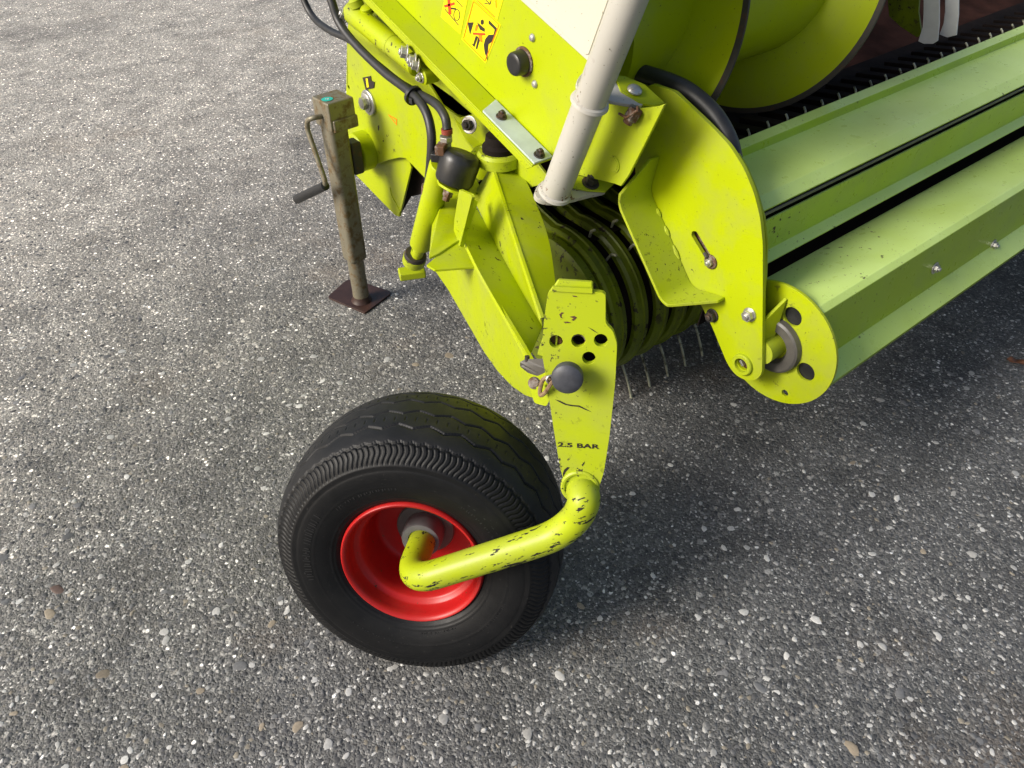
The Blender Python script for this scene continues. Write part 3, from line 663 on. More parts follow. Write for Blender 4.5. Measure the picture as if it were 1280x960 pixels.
# lettering
fc = bpy.data.curves.new('lettering', 'FONT'); fc.body = '2.5 BAR'; fc.size = .0125; fc.extrude = .0002; fc.space_character = 1.05; fc.offset = .0003
ft = bpy.data.objects.new('lettering_src', fc); scene.collection.objects.link(ft)
dg = bpy.context.evaluated_depsgraph_get(); tm = bpy.data.meshes.new_from_object(ft.evaluated_get(dg)); bpy.data.objects.remove(ft)
tm.materials.clear(); tm.materials.append(M['print'])
lo = g(697, 558, .0006); le = g(749, 561, .0006); xa = (le - lo).normalized(); ya = gn.cross(xa).normalized()
wtxt = max(v.co.x for v in tm.vertices); sx = (le - lo).length / wtxt
mtx = Matrix((xa * sx, ya * .74, gn)).transposed().to_4x4(); mtx.translation = lo - BASE
tm.transform(mtx); tx = link('lettering', tm, wp)

MB().poly([g(684, 414, -.024), g(766, 414, -.024), g(764, 458, -.024), g(684, 462, -.024)], -gn * .03).build('hole_shade_block', M['dark'], wp, bevel=.002)  # added dark block so the holes look shaded behind the plate
# rust marks and scratches on the plate
def mark(pts, m='rustmark', name='rust_mark'): MB().poly([g(a, b, .0005) for a, b in pts], -gn * .0006).build(name, M[m], wp)
M['rustmark'] = plain('rust_brown', (0.06, 0.025, 0.012), 0.7, 0.5, 200)
mark([(699, 393), (702, 390.5), (705, 391), (702, 393), (701.5, 396), (704, 398), (701, 397.5)]); mark([(712, 396), (718, 395), (721, 397), (717, 401), (714, 400), (717, 398)]); mark([(704, 402.5), (709, 402), (714, 403.5), (709, 404)]); mark([(715, 369.5), (720, 370), (722, 371.5), (717, 371)])
mark([(694, 499.5), (700, 501), (708, 505), (716, 506.5), (724, 507), (732, 511), (739, 515), (731, 512), (723, 508.5), (714, 507.8), (706, 506), (699, 502.5)], 'print', 'scratch_mark'); mark([(735, 409), (741, 412), (748, 417), (742, 414)], 'print', 'scratch_mark'); mark([(727, 581), (731, 577), (730, 580), (728, 583)], 'print', 'scratch_mark'); mark([(705, 587.5), (709, 584), (712, 584.5), (707, 590), (704, 596), (703.5, 592)], 'print', 'scratch_mark')

# --- gauge wheel
CAMBER = R(16)
WA = (-(yawdir(R(7.3))) * math.cos(CAMBER) + ZUP * math.sin(CAMBER)).normalized()     # outward axle direction; the wheel leans away at the top
WW = ZUP.cross(WA).normalized()                                # in-plane direction
if WW.dot(RIGHT) < 0: WW = -WW
WV = WA.cross(WW).normalized(); WV = WV if WV.z > 0 else -WV
WF = CAM + ray(514.5, 705.7) * 1.19                            # centre of the rim's outer face
WC = WF - WA * .088
gw = bpy.data.objects.new('gauge_wheel', None); scene.collection.objects.link(gw); gw.parent = root; gw['label'] = 'small black pneumatic gauge wheel with red dished rim'
def make_tyre():
    half = [(.080, .1125), (.0865, .1175), (.094, .128), (.1005, .143), (.1040, .160), (.1040, .175), (.1005, .190), (.0935, .2030), (.083, .2135), (.068, .2205), (.048, .2252), (.024, .2278), (.0, .2285)]
    pr = [Vector((t, r_, 0)) for t, r_ in half]; pr = pr + [Vector((-p.x, p.y, 0)) for p in reversed(pr[:-1])]
    pts = spline(pr, 8); arr = np.array([(p.x, p.y) for p in pts])
    s = np.r_[0, np.cumsum(np.hypot(*np.diff(arr, axis=0).T))]
    arr = arr.copy(); arr[:, 1] = np.where(arr[:, 1] > .1125, .1125 + (arr[:, 1] - .1125) * (.1241 / .116), arr[:, 1]); RO = arr[:, 1].copy()
    n = 230; ss = np.linspace(0, s[-1], n); t = np.interp(ss, s, arr[:, 0]); r_ = np.interp(ss, s, arr[:, 1])
    dt, dr = np.gradient(t), np.gradient(r_); ln = np.hypot(dt, dr); nt, nr_ = dr / ln, -dt / ln
    K = 1350; th = np.arange(K) * 2 * math.pi / K
    T, TH = np.meshgrid(t, th); RT = np.meshgrid(r_, th)[0]; RR = .1125 + (RT - .1125) * (.116 / .1241); d = np.zeros_like(T)
    tri = lambda x: 2 * np.abs(2 * (x - np.floor(x + .5))) - 1
    tread = RR > .2165
    for g0_, ph in ((.056, 0), (.019, .5), (-.019, 0), (-.056, .5)):
        z = g0_ + .0048 * tri(TH * 30 / (2 * math.pi) + ph)
        d -= np.where(tread, 0.0050 * np.clip(1.5 - np.abs(T - z) / .0015, 0, 1), 0)
    # fine cuts in the ribs beside the grooves
    cut = (np.abs(((TH * 90 / (2 * math.pi)) % 1) - .5) < .07) & (np.abs(np.abs(T) - .0375) < .005); d -= np.where(cut, .0012, 0)
    # shoulder blocks with wavy cuts
    q = np.clip((.2115 - RR) / (.2115 - .187), 0, 1); sh = (RR > .187) & (RR < .2115)
    ph = TH * 150 / (2 * math.pi) + .38 * np.sin(q * 4.6) * np.sign(T)
    wv = np.abs(((ph) % 1) - .5)
    d -= np.where(sh, .0018 * np.clip((.17 - wv) / .08, 0, 1) * np.clip(np.minimum(q, 1 - q) * 12, 0, 1), 0)
    e = .2118 + .0012 * tri(TH * 75 / (2 * math.pi)); d -= np.where(np.abs(RR - e) < .0012, .0020, 0) * (np.abs(T) > .06)
    d += .0012 * np.clip(1 - np.abs(RR - .1845) / .0022, 0, 1) * (np.abs(T) > .06)
    for rr_, a_ in ((.1780, -.0010), (.152, .0006), (.1275, .0009), (.1225, .0009)): d += a_ * np.clip(1 - np.abs(RR - rr_) / .0016, 0, 1) * (np.abs(T) > .06)
    # surface normal: radial component points outwards on the tread
    sg = 1 if nr_[n // 2] > 0 else -1
    T = np.meshgrid(t, th)[0] + d * nt * sg; RR = RT + d * nr_ * sg
    ax_, u, w = np.array(WA), np.array(WW), np.array(WV); c = np.array(WC)
    co = c + T[..., None] * ax_ + (RR * np.cos(TH))[..., None] * u + (RR * np.sin(TH))[..., None] * w
    z = co[..., 2]; low = z < .0015; co[..., 2] = np.where(low, .0015, z)
    co = co.reshape(-1, 3) - np.array(BASE)
    i = np.arange(K)[:, None] * n + np.arange(n - 1)[None, :]; j = ((np.arange(K) + 1) % K)[:, None] * n + np.arange(n - 1)[None, :]
    f = np.stack([i, j, j + 1, i + 1], -1).reshape(-1, 4)
    me = bpy.data.meshes.new('tyre'); me.vertices.add(len(co)); me.vertices.foreach_set('co', co.astype(np.float32).ravel())
    me.loops.add(f.size); me.loops.foreach_set('vertex_index', f.astype(np.int32).ravel()); me.polygons.add(len(f)); me.polygons.foreach_set('loop_start', (np.arange(len(f)) * 4).astype(np.int32))
    me.update(calc_edges=True); me.materials.append(M['tyre']); me.materials.append(M['tread']); me.polygons.foreach_set('use_smooth', [True] * len(f))
    nom = .1125 + (r_ - .1125) * (.116 / .1241); me.polygons.foreach_set('material_index', np.tile((nom[:-1] > .2125).astype(np.int32), K))
    return link('tyre', me, gw)
tyre = make_tyre()
# worn raised marks moulded into the side wall, too blurred to read
def sidemarks(r0, a0, a1, n, h0):
    b = MB()
    for k in range(n):
        a = a0 + (a1 - a0) * k / n; w = (a1 - a0) / n * r0
        for (du, dr, wu, wr) in ((-.30, 0, .10, h0), (.05, rng.choice((-.6, 0, .6)) * h0, .28, h0 * .16), (.30, 0, .09, h0 * rng.uniform(.5, 1))):
            if rng.random() < .2: continue
            rr = r0 + dr; an = a + du * w / r0
            off = np.interp(rr, [.116, .1205, .131, .147, .165, .181, .197], [.0830, .0872, .0940, .1003, .1038, .1038, .1003])
            u = WW * math.cos(an) + WV * math.sin(an); tt = WV * math.cos(an) - WW * math.sin(an)
            b.box(WC + u * rr + WA * (off - .0004), (tt, u, WA), (abs(wu * w) / 2 + .0003, wr / 2, .0011))
    b.build('sidewall_marking', M['tyre_mark'], tyre)
sidemarks(.153, R(98), R(140), 11, .011); sidemarks(.166, R(150), R(196), 13, .012); sidemarks(.137, R(-82), R(-52), 9, .009); sidemarks(.158, R(-128), R(-88), 11, .010); sidemarks(.156, R(22), R(62), 11, .011); sidemarks(.160, R(-40), R(-14), 7, .010)
rim_prof = [(.0, .1005), (.0015, .1165), (.0, .1185), (-.004, .1200), (-.008, .1185), (-.012, .112), (-.016, .108)]
rp = [(-.020, .1135), (-.010, .1175), (-.003, .1195), (.001, .1185), (.003, .1160), (.002, .1125), (-.004, .1092), (-.010, .1080), (-.024, .1068), (-.027, .1050), (-.030, .0985), (-.033, .0950), (-.048, .0935), (-.066, .0930), (-.080, .0925), (-.094, .0905), (-.101, .088), (-.104, .080), (-.104, .040), (-.100, .034), (-.100, .001)]
rp2 = [(o, r_) for o, r_ in rp]
rp2 = [(o, r_ * .974) for o, r_ in rp2]
MB().lathe(WF, WA, rp2 + [(-.106, .001), (-.108, .09), (-.176, .11)], 96, closed=False).build('rim', M['red'], gw, smooth=True, ang=50)
MB().lathe(WF, WA, [(-.100, .034), (-.085, .0335), (-.0835, .0345), (-.066, .0335), (-.061, .0315), (-.0595, .0265), (-.0605, .0215)], 40, closed=False).build('hub', M['hub'], gw, smooth=True)
MB().lathe(WF, WA, [(-.0985, .050), (-.096, .048), (-.095, .034)], 40, closed=False).build('bearing_cover', M['bearing'], gw, smooth=True)

# --- bent axle tube
E0 = WF - WA * .075 + WW * .003
E1 = WF + WA * .045 + WW * .003
TOP = g(723, 600, -.012)
OW = (WA, WF + WA * .046)
Q0 = hit((664, 680), OW); Q1 = hit((696, 667), OW); P2 = hit((720, 647), (WA, WF + WA * .048)); P1 = g(730, 624, .015); P0 = g(724, 607, -.022)
head_ = fillet([E0, E1, Q0], [0, .066, 0], 14)
tail_ = spline([E1.lerp(Q0, .7), Q0, Q1, P2, P1, P0], 10)[11:]
path = head_ + tail_
seg = []
for a, b in zip(path[:-1], path[1:]):
    k = max(1, int((b - a).length / .01)); seg += [a.lerp(b, i / k) for i in range(k)]
seg.append(path[-1])
M['axle'] = paint('lime_axle_paint', (0.40, 0.48, 0.012), chips=0.615, dustamt=0.35, chipscale=110, chipcol=(0.02, 0.017, 0.014), streak=tuple((Q0 - E1).normalized()))
axle = MB().tube(seg, .0225, 32).build('axle_tube', M['axle'], root, smooth=True)
wl = circ(g(725, 609, .0), gn, .0240, 28)
MB().tube(wl + [wl[0]], .0036, 8).build('weld_bead', M['lime_worn'], axle, smooth=True)

# --- white guard tube
XT = .83
t_b, t_t = X(694, 241, XT), X(786, 0, XT); td = (t_t - t_b).normalized()
gt = MB().lathe(t_b, td, [(0, .0262), ((t_t - t_b).length + .35, .0262)], 36).build('guard_tube', M['white'], root, smooth=True)
def tflange(py, pts, th, name):
    t = (py - 241) / (0 - 241); c = t_b.lerp(t_t, t)
    P = [hit(p, (td, c)) for p in pts]; return MB().poly(smooth_loop(P, 3), td * -th).build(name, M['white'], gt, bevel=.0015), c
_, cu = tflange(112, [(720.5, 103), (724, 113), (738, 120), (758, 125), (785, 130), (803, 131), (800, 124), (786, 113), (772, 106), (762, 88), (740, 84), (727, 92)], .006, 'clamp_flange')
MB().lathe(cu, td, [(-.001, .032), (.004, .030), (.006, .0265)], 32, closed=False).build('weld_bead', M['white'], gt, smooth=True)
_, cl = tflange(240, [(669, 238), (672, 247.5), (688, 252), (712, 249.5), (738, 243), (758, 238), (752, 230), (730, 222), (700, 218), (678, 226)], .010, 'foot_flange')
MB().lathe(cl, td, [(-.001, .032), (.004, .030), (.006, .0265)], 32, closed=False).build('weld_bead', M['white'], gt, smooth=True)

# --- side bracket between tube and end plate
XJ = .90
jb = plate('side_bracket', [(733, 126), (800, 135.5), (822, 133), (831, 130), (806, 180), (786, 219), (776, 233), (768, 230), (715, 217)], px(XJ), .006, M['lime_worn'], bevel=.0015)
def jz(p, o): return X(*p, XJ) + NX * o
tfp = (td, cu + td * .002)
plate('top_tab', [(768, 93), (782, 95), (806, 105), (831, 128), (818, 131.5), (800, 128), (776, 114)], tfp, .005, M['lime'], jb)
MB().lathe(hit((793, 113), (td, cu + td * .004)), td, [(0, .0125), (.002, .0125), (.0048, .0105), (.0066, .0065), (.0072, .002)], 24).build('dome_bolt', M['steel'], jb, smooth=True)
nb = X(789, 146, XJ - .012)
nt_ = MB(); nt_.lathe(nb, -td + NX * .3, [(-.016, .0125), (.004, .0125)], 6); nt_.lathe(nb, -td + NX * .3, [(.004, .0085), (.012, .0085)], 14); nt_.build('castle_nut', M['rusty'], jb, bevel=.001)
MB().tube([X(774, 142, XJ - .026), X(783, 147, XJ - .030), X(797, 138, XJ - .026), X(797, 133, XJ - .024)], .0022, 8).build('cotter_pin', M['rusty'], jb, smooth=True)
MB().lathe(X(767, 205, XJ), NX, [(0, .0150), (.0022, .0150), (.0022, .0125), (.0035, .0120), (.0035, .001)], 28).build('pressed_plug', M['lime_worn'], jb, smooth=True)
ffp = (td, cl + td * .005)
plate('foot_tab', [(716, 218), (742, 222), (768, 229), (757, 239.5), (735, 238), (714, 234)], ffp, .004, M['lime'], jb)
fb = hit((738, 229), (td, cl + td * .005)); bolt('bolt', fb, td, .011, .012, 1.5, 'darkmetal', jb)

# --- end plate of the crop guard
XK = 1.00
kp = [(790, 150), (812, 104), (844, 115), (851, 122), (885, 154), (912, 182), (930, 211), (942, 240), (950, 271), (953.5, 305), (953.5, 360), (953, 420), (952.5, 466), (947, 474), (935, 477), (919, 469), (909, 455), (889, 406), (878, 385), (850, 330), (820, 262), (795, 225)]
def slot(a, b, r_, pl):
    A, B_ = hit(a, pl), hit(b, pl); rr = r_ * depth(A) / FOCAL; d = (B_ - A).normalized(); n = pl[0].normalized(); s_ = n.cross(d); o = []
    for k in range(9): t = -math.pi / 2 + math.pi * k / 8; o.append(B_ + d * (rr * math.cos(t)) + s_ * (rr * math.sin(t)))
    for k in range(9): t = math.pi / 2 + math.pi * k / 8; o.append(A + d * (rr * math.cos(t)) + s_ * (rr * math.sin(t)))
    return o
KP = [hit(p, px(XK)) for p in kp]; KP = round_poly(KP, .012, 3)
hs = slot((868.5, 294), (889, 328), 5.4, px(XK)); hh = circ(X(929, 455, XK), NX, 8.6 * depth(X(929, 455, XK)) / FOCAL, 20)
ep = MB().poly(KP, V(.008, 0, 0), [hs, hh]).build('end_plate', M['lime'], root, bevel=.0014)
KP2 = [V(XK + .030, p.y + (p.y - .80) * .03 - .006, p.z + .002) for p in KP]
MB().poly([V(XK + .030, p.y, p.z) for p in [hit(q, px(XK + .030)) for q in [(820, 112), (852, 119), (888, 151), (916, 181), (934, 211), (946, 240), (955, 272), (958.5, 305), (957, 350), (953, 380), (900, 380), (830, 270)]]], V(.005, 0, 0)).build('backing_plate', M['lime'], ep, bevel=.001)
# slot bolt and others
sbp = X(889, 327, XK); MB().lathe(sbp, NX, [(0, .0135), (.003, .0135), (.004, .012)], 22).build('washer', M['rusty'], ep, smooth=True)
bolt('bolt', sbp + NX * .004, NX, .008, .006, 0, 'steel', ep)
MB().tube([X(881, 316, XK - .004), X(884, 322, XK - .006)], .004, 8).build('spring_clip', M['darkmetal'], ep, smooth=True)
MB().poly(slot((866, 290), (891, 331), 9, px(XK + .014)), V(.003, 0, 0)).build('slot_backing', M['rusty'], ep)
bolt('bolt', X(937.5, 393, XK), NX, .0108, .009, 1.25, 'steel', ep)
bolt('bolt', X(891, 394, XK), NX, .0108, .009, 1.25, 'darkmetal', ep)
hb = X(929, 455, XK); rr_ = 14.5 * depth(hb) / FOCAL
MB().lathe(hb, NX, [(0, rr_), (.005, rr_), (.007, rr_ * .92), (.007, rr_ * .66), (-.004, rr_ * .62)], 32, closed=False).build('bearing_ring', M['lime_worn'], ep, smooth=True)
MB().lathe(hb + V(.012, 0, 0), NX, [(0, rr_ * .62), (.004, rr_ * .62), (.008, rr_ * .4), (.009, .001)], 20, closed=False).build('shaft_end', M['rusty'], ep, smooth=True)
MB().box(hb + NX * .001 + V(0, .002, .002), (V(0, .7, .7), V(0, -.7, .7), V(1, 0, 0)), (.006, .0025, .003)).build('shaft_key', M['steel'], ep, bevel=.001)
# welded channel on the end plate
ci = [X(825, 196, XK), X(813, 238, XK), X(866, 359, XK), X(906, 371, XK)]
cpth = fillet(ci, [0, .018, .018, 0], 6)
DEP = .082
cb = MB(); vs_ = []; fs = []; th = .006
nrm2 = []
for i, p in enumerate(cpth):
    t = (cpth[min(i + 1, len(cpth) - 1)] - cpth[max(i - 1, 0)]).normalized(); nrm2.append(V(1, 0, 0).cross(t).normalized())
dep = [DEP * (.30 + .70 * min(1, (p - cpth[0]).length / .045)) if i < 3 else DEP for i, p in enumerate(cpth)]
dep[-1] = DEP * .22; dep[-2] = DEP * .93
for i, p in enumerate(cpth):
    for s_ in (0, th):
        vs_ += [p + nrm2[i] * s_ + NX * .0005, p + nrm2[i] * s_ + NX * dep[i]]
k = len(cpth)
for i in range(k - 1):
    a, b = 4 * i, 4 * (i + 1); fs += [(a, b, b + 1, a + 1), (a + 2, a + 3, b + 3, b + 2), (a + 1, b + 1, b + 3, a + 3), (a, a + 2, b + 2, b)]
fs += [(0, 1, 3, 2), (4 * k - 4, 4 * k - 2, 4 * k - 1, 4 * k - 3)]
chb = cb.add(vs_, fs).build('channel_bracket', M['lime_worn'], ep, smooth=True, bevel=.0014)
wp_ = [p + NX * .004 for p in cpth if True]
for i0, i1 in ((.18, .26), (.36, .46), (.56, .70)):
    a_, b_ = ci[1].lerp(ci[2], i0), ci[1].lerp(ci[2], i1)
    MB().tube([a_ + NX * .003, a_.lerp(b_, .5) + NX * .004, b_ + NX * .003], [.002, .0045, .002], 8).build('weld_bead', M['lime_worn'], ep, smooth=True)
# thick black hose behind the end plate
hose([X(740, 90, 1.02), X(778, 87, 1.03), X(820, 97, 1.04), X(858, 113, 1.04), X(888, 138, 1.04), X(906, 165, 1.04), X(915, 190, 1.035), X(920, 225, 1.03)], .0155, 'rubber_seal')

# --- crop guard bars running along the header
def yz(ang, y=None, z=None):
    if y is None: y = (CAM_H - z) / math.tan(R(ang))
    return (y, CAM_H - y * math.tan(R(ang)))
X0, X1 = XK + .04, 4.0
KS = 1.05 / 1.13                                               # the guard bars sit this much nearer than first measured
def ks(prof): return [(y * KS, CAM_H - (CAM_H - z) * KS) for y, z in prof]
def prism(name, prof, x0, x1, mat, parent=root, bevel=.002, closed=True, th=0):
    P = [V(x0, y, z) for y, z in prof]
    return MB().poly(P, V(x1 - x0, 0, 0)).build(name, mat, parent, bevel=bevel, ang=9)
def fold(name, prof, th, x0, x1, mat, parent=root, bevel=.0012):
    """folded sheet: an open profile given a thickness below"""
    P = [Vector((y, z)) for y, z in prof]; off = []
    for i, p in enumerate(P):
        d = (P[min(i + 1, len(P) - 1)] - P[max(i - 1, 0)]).normalized(); off.append(p + Vector((d.y, -d.x)) * th)
    return prism(name, [tuple(p) for p in P] + [tuple(p) for p in reversed(off)], x0, x1, mat, parent, bevel)
A = [yz(36.4, z=.615), yz(37.3, z=.612), yz(38.25, y=yz(37.3, z=.612)[0] - .003), yz(42.9, z=.590), yz(44.45, z=.578)]
A = ks(A)
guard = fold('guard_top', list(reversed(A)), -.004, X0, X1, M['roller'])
yf = A[-1][0]
lipz = A[-1][1]
prism('guard_lip', [(yf, lipz - .0045), (yf + .004, lipz - .0045), (yf + .004, lipz - .011), (yf, lipz - .011)], X0, X1, M['bearing'], guard, .001)
Bp = [yz(45.4, y=yf + .006), yz(48.3, y=yf + .008), yz(49.6, y=yf - .012)]
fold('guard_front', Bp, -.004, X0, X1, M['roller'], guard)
fold('guard_shade_sheet', [(yf + .05, A[-1][1] - .06), (yf + .075, A[-1][1] - .28)], -.003, X0, X1, M['dark'], guard)  # added dark sheet as the shade between guard and roller
XD = 1.05
rc = V(XD, .589, .333)            # before scaling
def rv(a, r_): return (rc.y + r_ * math.cos(R(a)), rc.z + r_ * math.sin(R(a)))
prf = [rv(44, .122), rv(104, .1155), rv(116, .128), (.519, .4405), (.505, .3280), (.4660, .300), (.490, .245), rv(262, .100), rv(275, .127), rv(330, .105)]
prf = ks(prf); rc = V(XD, *ks([(rc.y, rc.z)])[0])
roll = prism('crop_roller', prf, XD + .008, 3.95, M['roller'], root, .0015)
# bolts on the front face of the roller
fm = (Vector(prf[3]) + Vector(prf[4])) / 2; fe = (Vector(prf[4]) - Vector(prf[3])).normalized(); fnr = V(0, -fe.y, fe.x)
if fnr.dot(V(0, -1, 0)) < 0: fnr = -fnr
PLF = (fnr, V(XD, fm.x, fm.y))
for q in ((1168, 335), (1241, 306)):
    bolt('roller_bolt', hit(q, PLF), fnr, .0078, .006, 1.6, 'steel', roll)
for k in range(1, 5): bolt('roller_bolt', hit((1241, 306), PLF) + V(.42 * k, 0, 0), fnr, .0078, .006, 1.6, 'steel', roll)
# disc at its end
DC = V(XD, rc.y, rc.z)
hl_ = [circ(X(*q, XD), NX, r_ * depth(X(*q, XD)) / FOCAL, 22) for q, r_ in (((990.5, 396), 13.0), ((1007, 465), 12.5), ((981, 491.5), 4.6))]
hub_c = X(972, 432, XD)
disc = MB().poly(circ(DC, NX, .1315 * KS, 72), V(.006, 0, 0), hl_).build('end_disc', M['lime'], roll, bevel=.0012)
MB().lathe(DC + V(.007, 0, 0), V(1, 0, 0), [(0, .098), (.001, .098)], 40).build('disc_shade_backing', M['blackplastic'], roll)  # black backing stands for the shade seen through the disc holes
MB().lathe(DC + NX * .001, NX, [(0, .056), (.010, .054), (.013, .050), (.013, .034), (.004, .028)], 40, closed=False).build('bearing_flange', M['bearing'], roll, smooth=True)
MB().tube([DC + V(.01, 0, 0), DC + NX * .040], .0235, 24).build('roller_shaft', M['lime_worn'], roll, smooth=True)
MB().poly([DC + V(-.003, .0, .10), DC + V(-.046, .01, .06), DC + V(-.046, .006, -.0), DC + V(-.014, -.003, -.0)], V(0, .006, 0)).build('shaft_web', M['lime'], roll, bevel=.001)
plate('far_end_plate', kp, px(XK), .008, M['lime']).location.x = 2.93

# --- pick-up drum: stripper bands and tines
PCy, PCz, PR = 1.045, .245, .182
def band_mesh():
    b = MB(); pts = []
    for k in range(41):
        a = R(78 + 222 * k / 40); pts.append((PCy + PR * math.cos(a), PCz + PR * math.sin(a)))
    pts = [(PCy + .30, PCz + PR + .075), (PCy + .22, PCz + PR + .055), (PCy + .15, PCz + PR + .030), (PCy + .09, PCz + PR + .008)] + pts
    w = .041; vs_ = []; fs = []
    prof = [(-.5, -.010), (-.5, 0), (-.36, .006), (-.06, .0075), (0, .011), (.06, .0075), (.36, .006), (.5, 0), (.5, -.010)]
    for i, (y, z) in enumerate(pts):
        t = Vector(pts[min(i + 1, len(pts) - 1)]) - Vector(pts[max(i - 1, 0)]); n = Vector((t.y, -t.x)).normalized()
        if n.dot(Vector((y - PCy, z - PCz))) < 0: n = -n
        for (o, h_) in prof: vs_.append(V(1.0 + o * w, y + n.x * h_, z + n.y * h_))
    m = len(prof)
    for i in range(len(pts) - 1):
        for j in range(m - 1): fs.append((i * m + j, i * m + j + 1, (i + 1) * m + j + 1, (i + 1) * m + j))
    b.add(vs_, fs); return b.build('stripper_band', M['lime_shaded'], root, smooth=True)
b0 = band_mesh(); PITCHX = .066; XB0 = .985
nb_ = 44
for k in range(nb_):
    o = b0 if k == 0 else b0.copy()
    if k: scene.collection.objects.link(o)
    o.location.x = XB0 - 1.0 + k * PITCHX
MB().lathe(V(XB0 - .02, PCy, PCz), V(1, 0, 0), [(0, .168), (2.9, .168)], 40).build('pickup_drum', M['dark'], root, smooth=True)
fold('drum_shade_sheet', [(PCy - .05, PCz + PR - .012), (PCy + .08, PCz + PR - .008), (PCy + .30, PCz + PR + .05), (PCy + .45, PCz + PR + .10)], -.004, XB0 - .02, 3.85, M['dark'])  # added dark sheet, shade under the band tails put into its colour
MB().lathe(V(XB0 - .055, PCy, PCz), V(1, 0, 0), [(0, .10), (.004, .165), (.012, PR - .004), (.028, PR - .002)], 48).build('drum_end_cover', M['lime_shaded'], root, smooth=True)
def tine_mesh(a0, name, bend=.010, ln=.105):
    d = V(0, math.cos(R(a0)), math.sin(R(a0))); t = V(0, -math.sin(R(a0)), math.cos(R(a0)))
    c = V(1.0, PCy, PCz)
    P = spline([c + d * (PR - .04), c + d * (PR + ln * .3), c + d * (PR + ln * .65) + t * bend * .3, c + d * (PR + ln) + t * bend], 4)
    return MB().tube(P, [.0032] * (len(P) - 1) + [.0022], 6).build('tine', M['tine'], root, smooth=True)
for a0_ in (236, 122, 101):
    t0_ = tine_mesh(a0_, 'tine', ln=.115 if a0_ == 236 else .022)
    for k in range(43 if a0_ == 236 else 34):
        o = t0_ if k == 0 else t0_.copy()
        if k: scene.collection.objects.link(o)
        o.location.x = XB0 - 1.0 + (k + .5) * PITCHX 

# --- auger with flighting
AC = V(0, 1.054, .827); AR, DR = .253, .131
MB().lathe(V(1.0, AC.y, AC.z), V(1, 0, 0), [(0, DR), (.78, DR), (.79, .05), (2.9, .05)], 56).build('auger_drum', M['lime_clean'], root, smooth=True)
def helix(x_at_0, pitch, turns, sgn, name):
    N = int(90 * turns); vs_ = []; fs = []
    for i in range(36, N + 37):
        a = sgn * 2 * math.pi * i / 90; x = x_at_0 + pitch * i / 90
        for r_ in (DR - .004, DR + .005, (DR + AR) / 2, AR - .012, AR):
            vs_.append(V(x - .0, AC.y + r_ * math.cos(a), AC.z + r_ * math.sin(a)))
    m = 5; nV = len(vs_); vs_ += [v + V(.005, 0, 0) for v in vs_]; mi = []
    b = MB()
    f1_, f2_ = [], []
    for i in range(N):
        for j in range(m - 1):
            a = i * m + j; b_ = a + m; tgt = f2_ if j == 3 else f1_
            tgt += [(a, b_, b_ + 1, a + 1), (a + nV, a + 1 + nV, b_ + 1 + nV, b_ + nV)]
        a = i * m + m - 1; f2_.append((a, a + m, a + m + nV, a + nV))
    b.add(vs_, f1_, 0); b.f += f2_; b.mi += [1] * len(f2_)
    return b.build(name, [M['lime_clean'], M['darkmetal']], root, smooth=True)
HX0, HP, HS = .902, .445, -1
helix(HX0, HP, 1.62, HS, 'auger_flight')

# --- trough and interior
tr = []
for k in range(25):
    a = R(248 + 112 * k / 24); tr.append((AC.y + .275 * math.cos(a), AC.z + .275 * math.sin(a)))
fold('trough', tr, .006, .95, 3.95, M['darkbrown'])
fold('trough_lip', [(PCy - .17, .545), (PCy - .06, .552), (PCy + .01, .560)], -.004, 1.10, 3.95, M['dark'])
MB().box(V(2.45, 1.62, .95), (V(1, 0, 0), V(0, 1, 0), ZUP), (1.55, .01, .55)).build('rear_wall', M['darkbrown'], root, bevel=.002)
MB().box(V(2.42, 1.42, .42), (V(1, 0, 0), V(0, 1, 0), ZUP), (1.5, .06, .06)).build('frame_beam', M['dark'], root, bevel=.004)
MB().box(V(.97, 1.42, .60), (V(1, 0, 0), V(0, 1, 0), ZUP), (.004, .24, .20)).build('inner_shade_plate', M['dark'], root, bevel=.001)  # added dark plate that makes the gaps before it read as shade
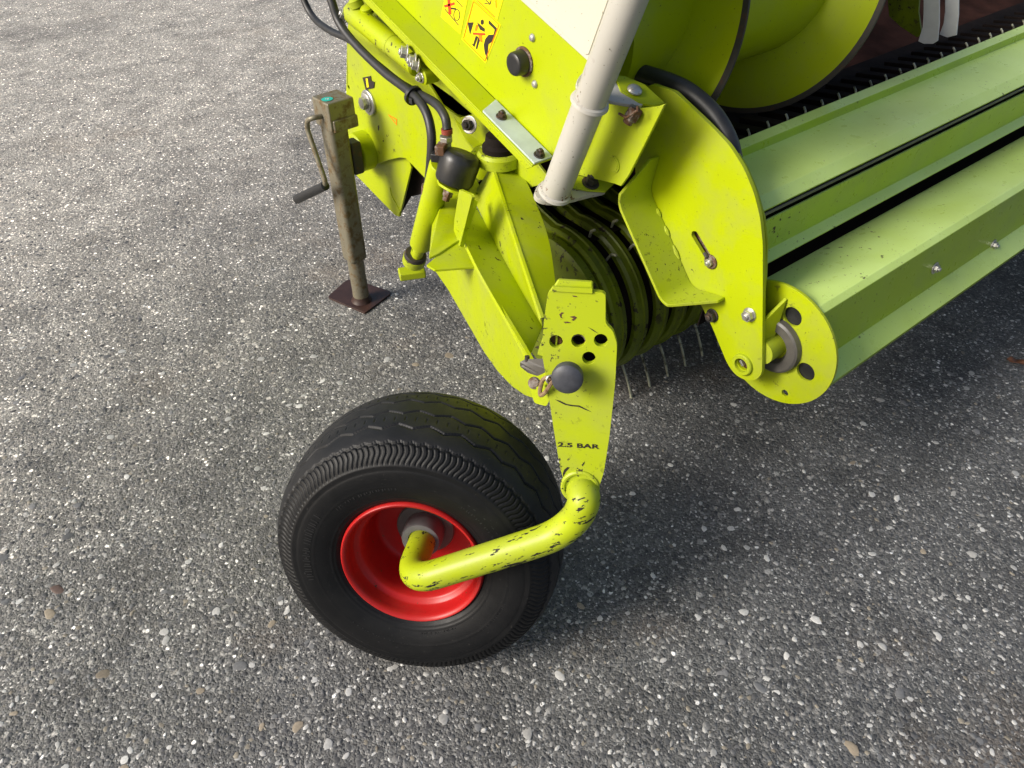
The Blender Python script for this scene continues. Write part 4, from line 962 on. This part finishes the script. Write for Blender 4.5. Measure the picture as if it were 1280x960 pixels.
# row of slats between the stripper bands and the trough
sl0 = MB().box(V(1.13, .935, .582), (V(1, 0, 0), V(0, 1, -.15).normalized(), V(0, .15, 1).normalized()), (.016, .055, .008)).build('comb_slat', M['dark'], root, bevel=.002)
tp0 = MB().tube(spline([V(1.13 + .026, .91, .56), V(1.13 + .026, .895, .592), V(1.13 + .030, .905, .604)], 4), .0026, 6).build('tine_tip', M['tine'], root, smooth=True)
for k in range(1, 42):
    for s0 in (sl0, tp0):
        o = s0.copy(); scene.collection.objects.link(o); o.location.x = k * PITCHX
# pale flaps hanging in the trough
def flap(pts, x, name='hanging_flap'):
    return plate(name, pts, px(x), .004, M['flap'], bevel=.0012)
flap([(1155, -60), (1154, 20), (1153, 34), (1147.5, 51.5), (1155, 55), (1166, 55), (1172, 51), (1174, 30), (1174, -60)], 1.95)
flap([(1181, -60), (1181, 15), (1179, 30), (1174, 43), (1184, 47), (1195.5, 44), (1198, 20), (1199, -60)], 2.0)
plate('flap_bracket', [(1108, -20), (1111, 20), (1125, 33), (1146, 47), (1152, 42), (1148, 15), (1152, -40), (1125, -40)], px(2.02), .006, M['lime_shaded'])

# --- dry leaf lying on the asphalt at the right
lp = Z(1270, 453, .004); lm = MB()
lv = []
for i in range(9):
    t = i / 8; w = .011 * math.sin(math.pi * min(1, t * 1.02)) ** .7 + .0008
    c = lp + RIGHT * ((t - .5) * .040) + HEAD * ((t - .5) * -.018)
    sd_ = HEAD * .9 + RIGHT * .4
    zz = .004 * math.sin(t * 9)
    lv += [c + sd_ * w + V(0, 0, .006 + zz), c + V(0, 0, .001 + zz * .5), c - sd_ * w * .9 + V(0, 0, .005 - zz * .6)]
lm.add(lv, [(3 * i + k, 3 * i + k + 1, 3 * i + k + 4, 3 * i + k + 3) for i in range(8) for k in range(2)])
leaf = lm.build('dry_leaf', plain('brown_leaf', (0.11, 0.045, 0.022), 0.7, 0.4, 150), smooth=True, base=Vector((lp.x, lp.y, 0))); leaf.location = (lp.x, lp.y, 0.0)
so_ = leaf.modifiers.new('solid', 'SOLIDIFY'); so_.thickness = .0006
leaf['label'] = 'small curled brown leaf on the asphalt below the green roller'; leaf['category'] = 'leaf'
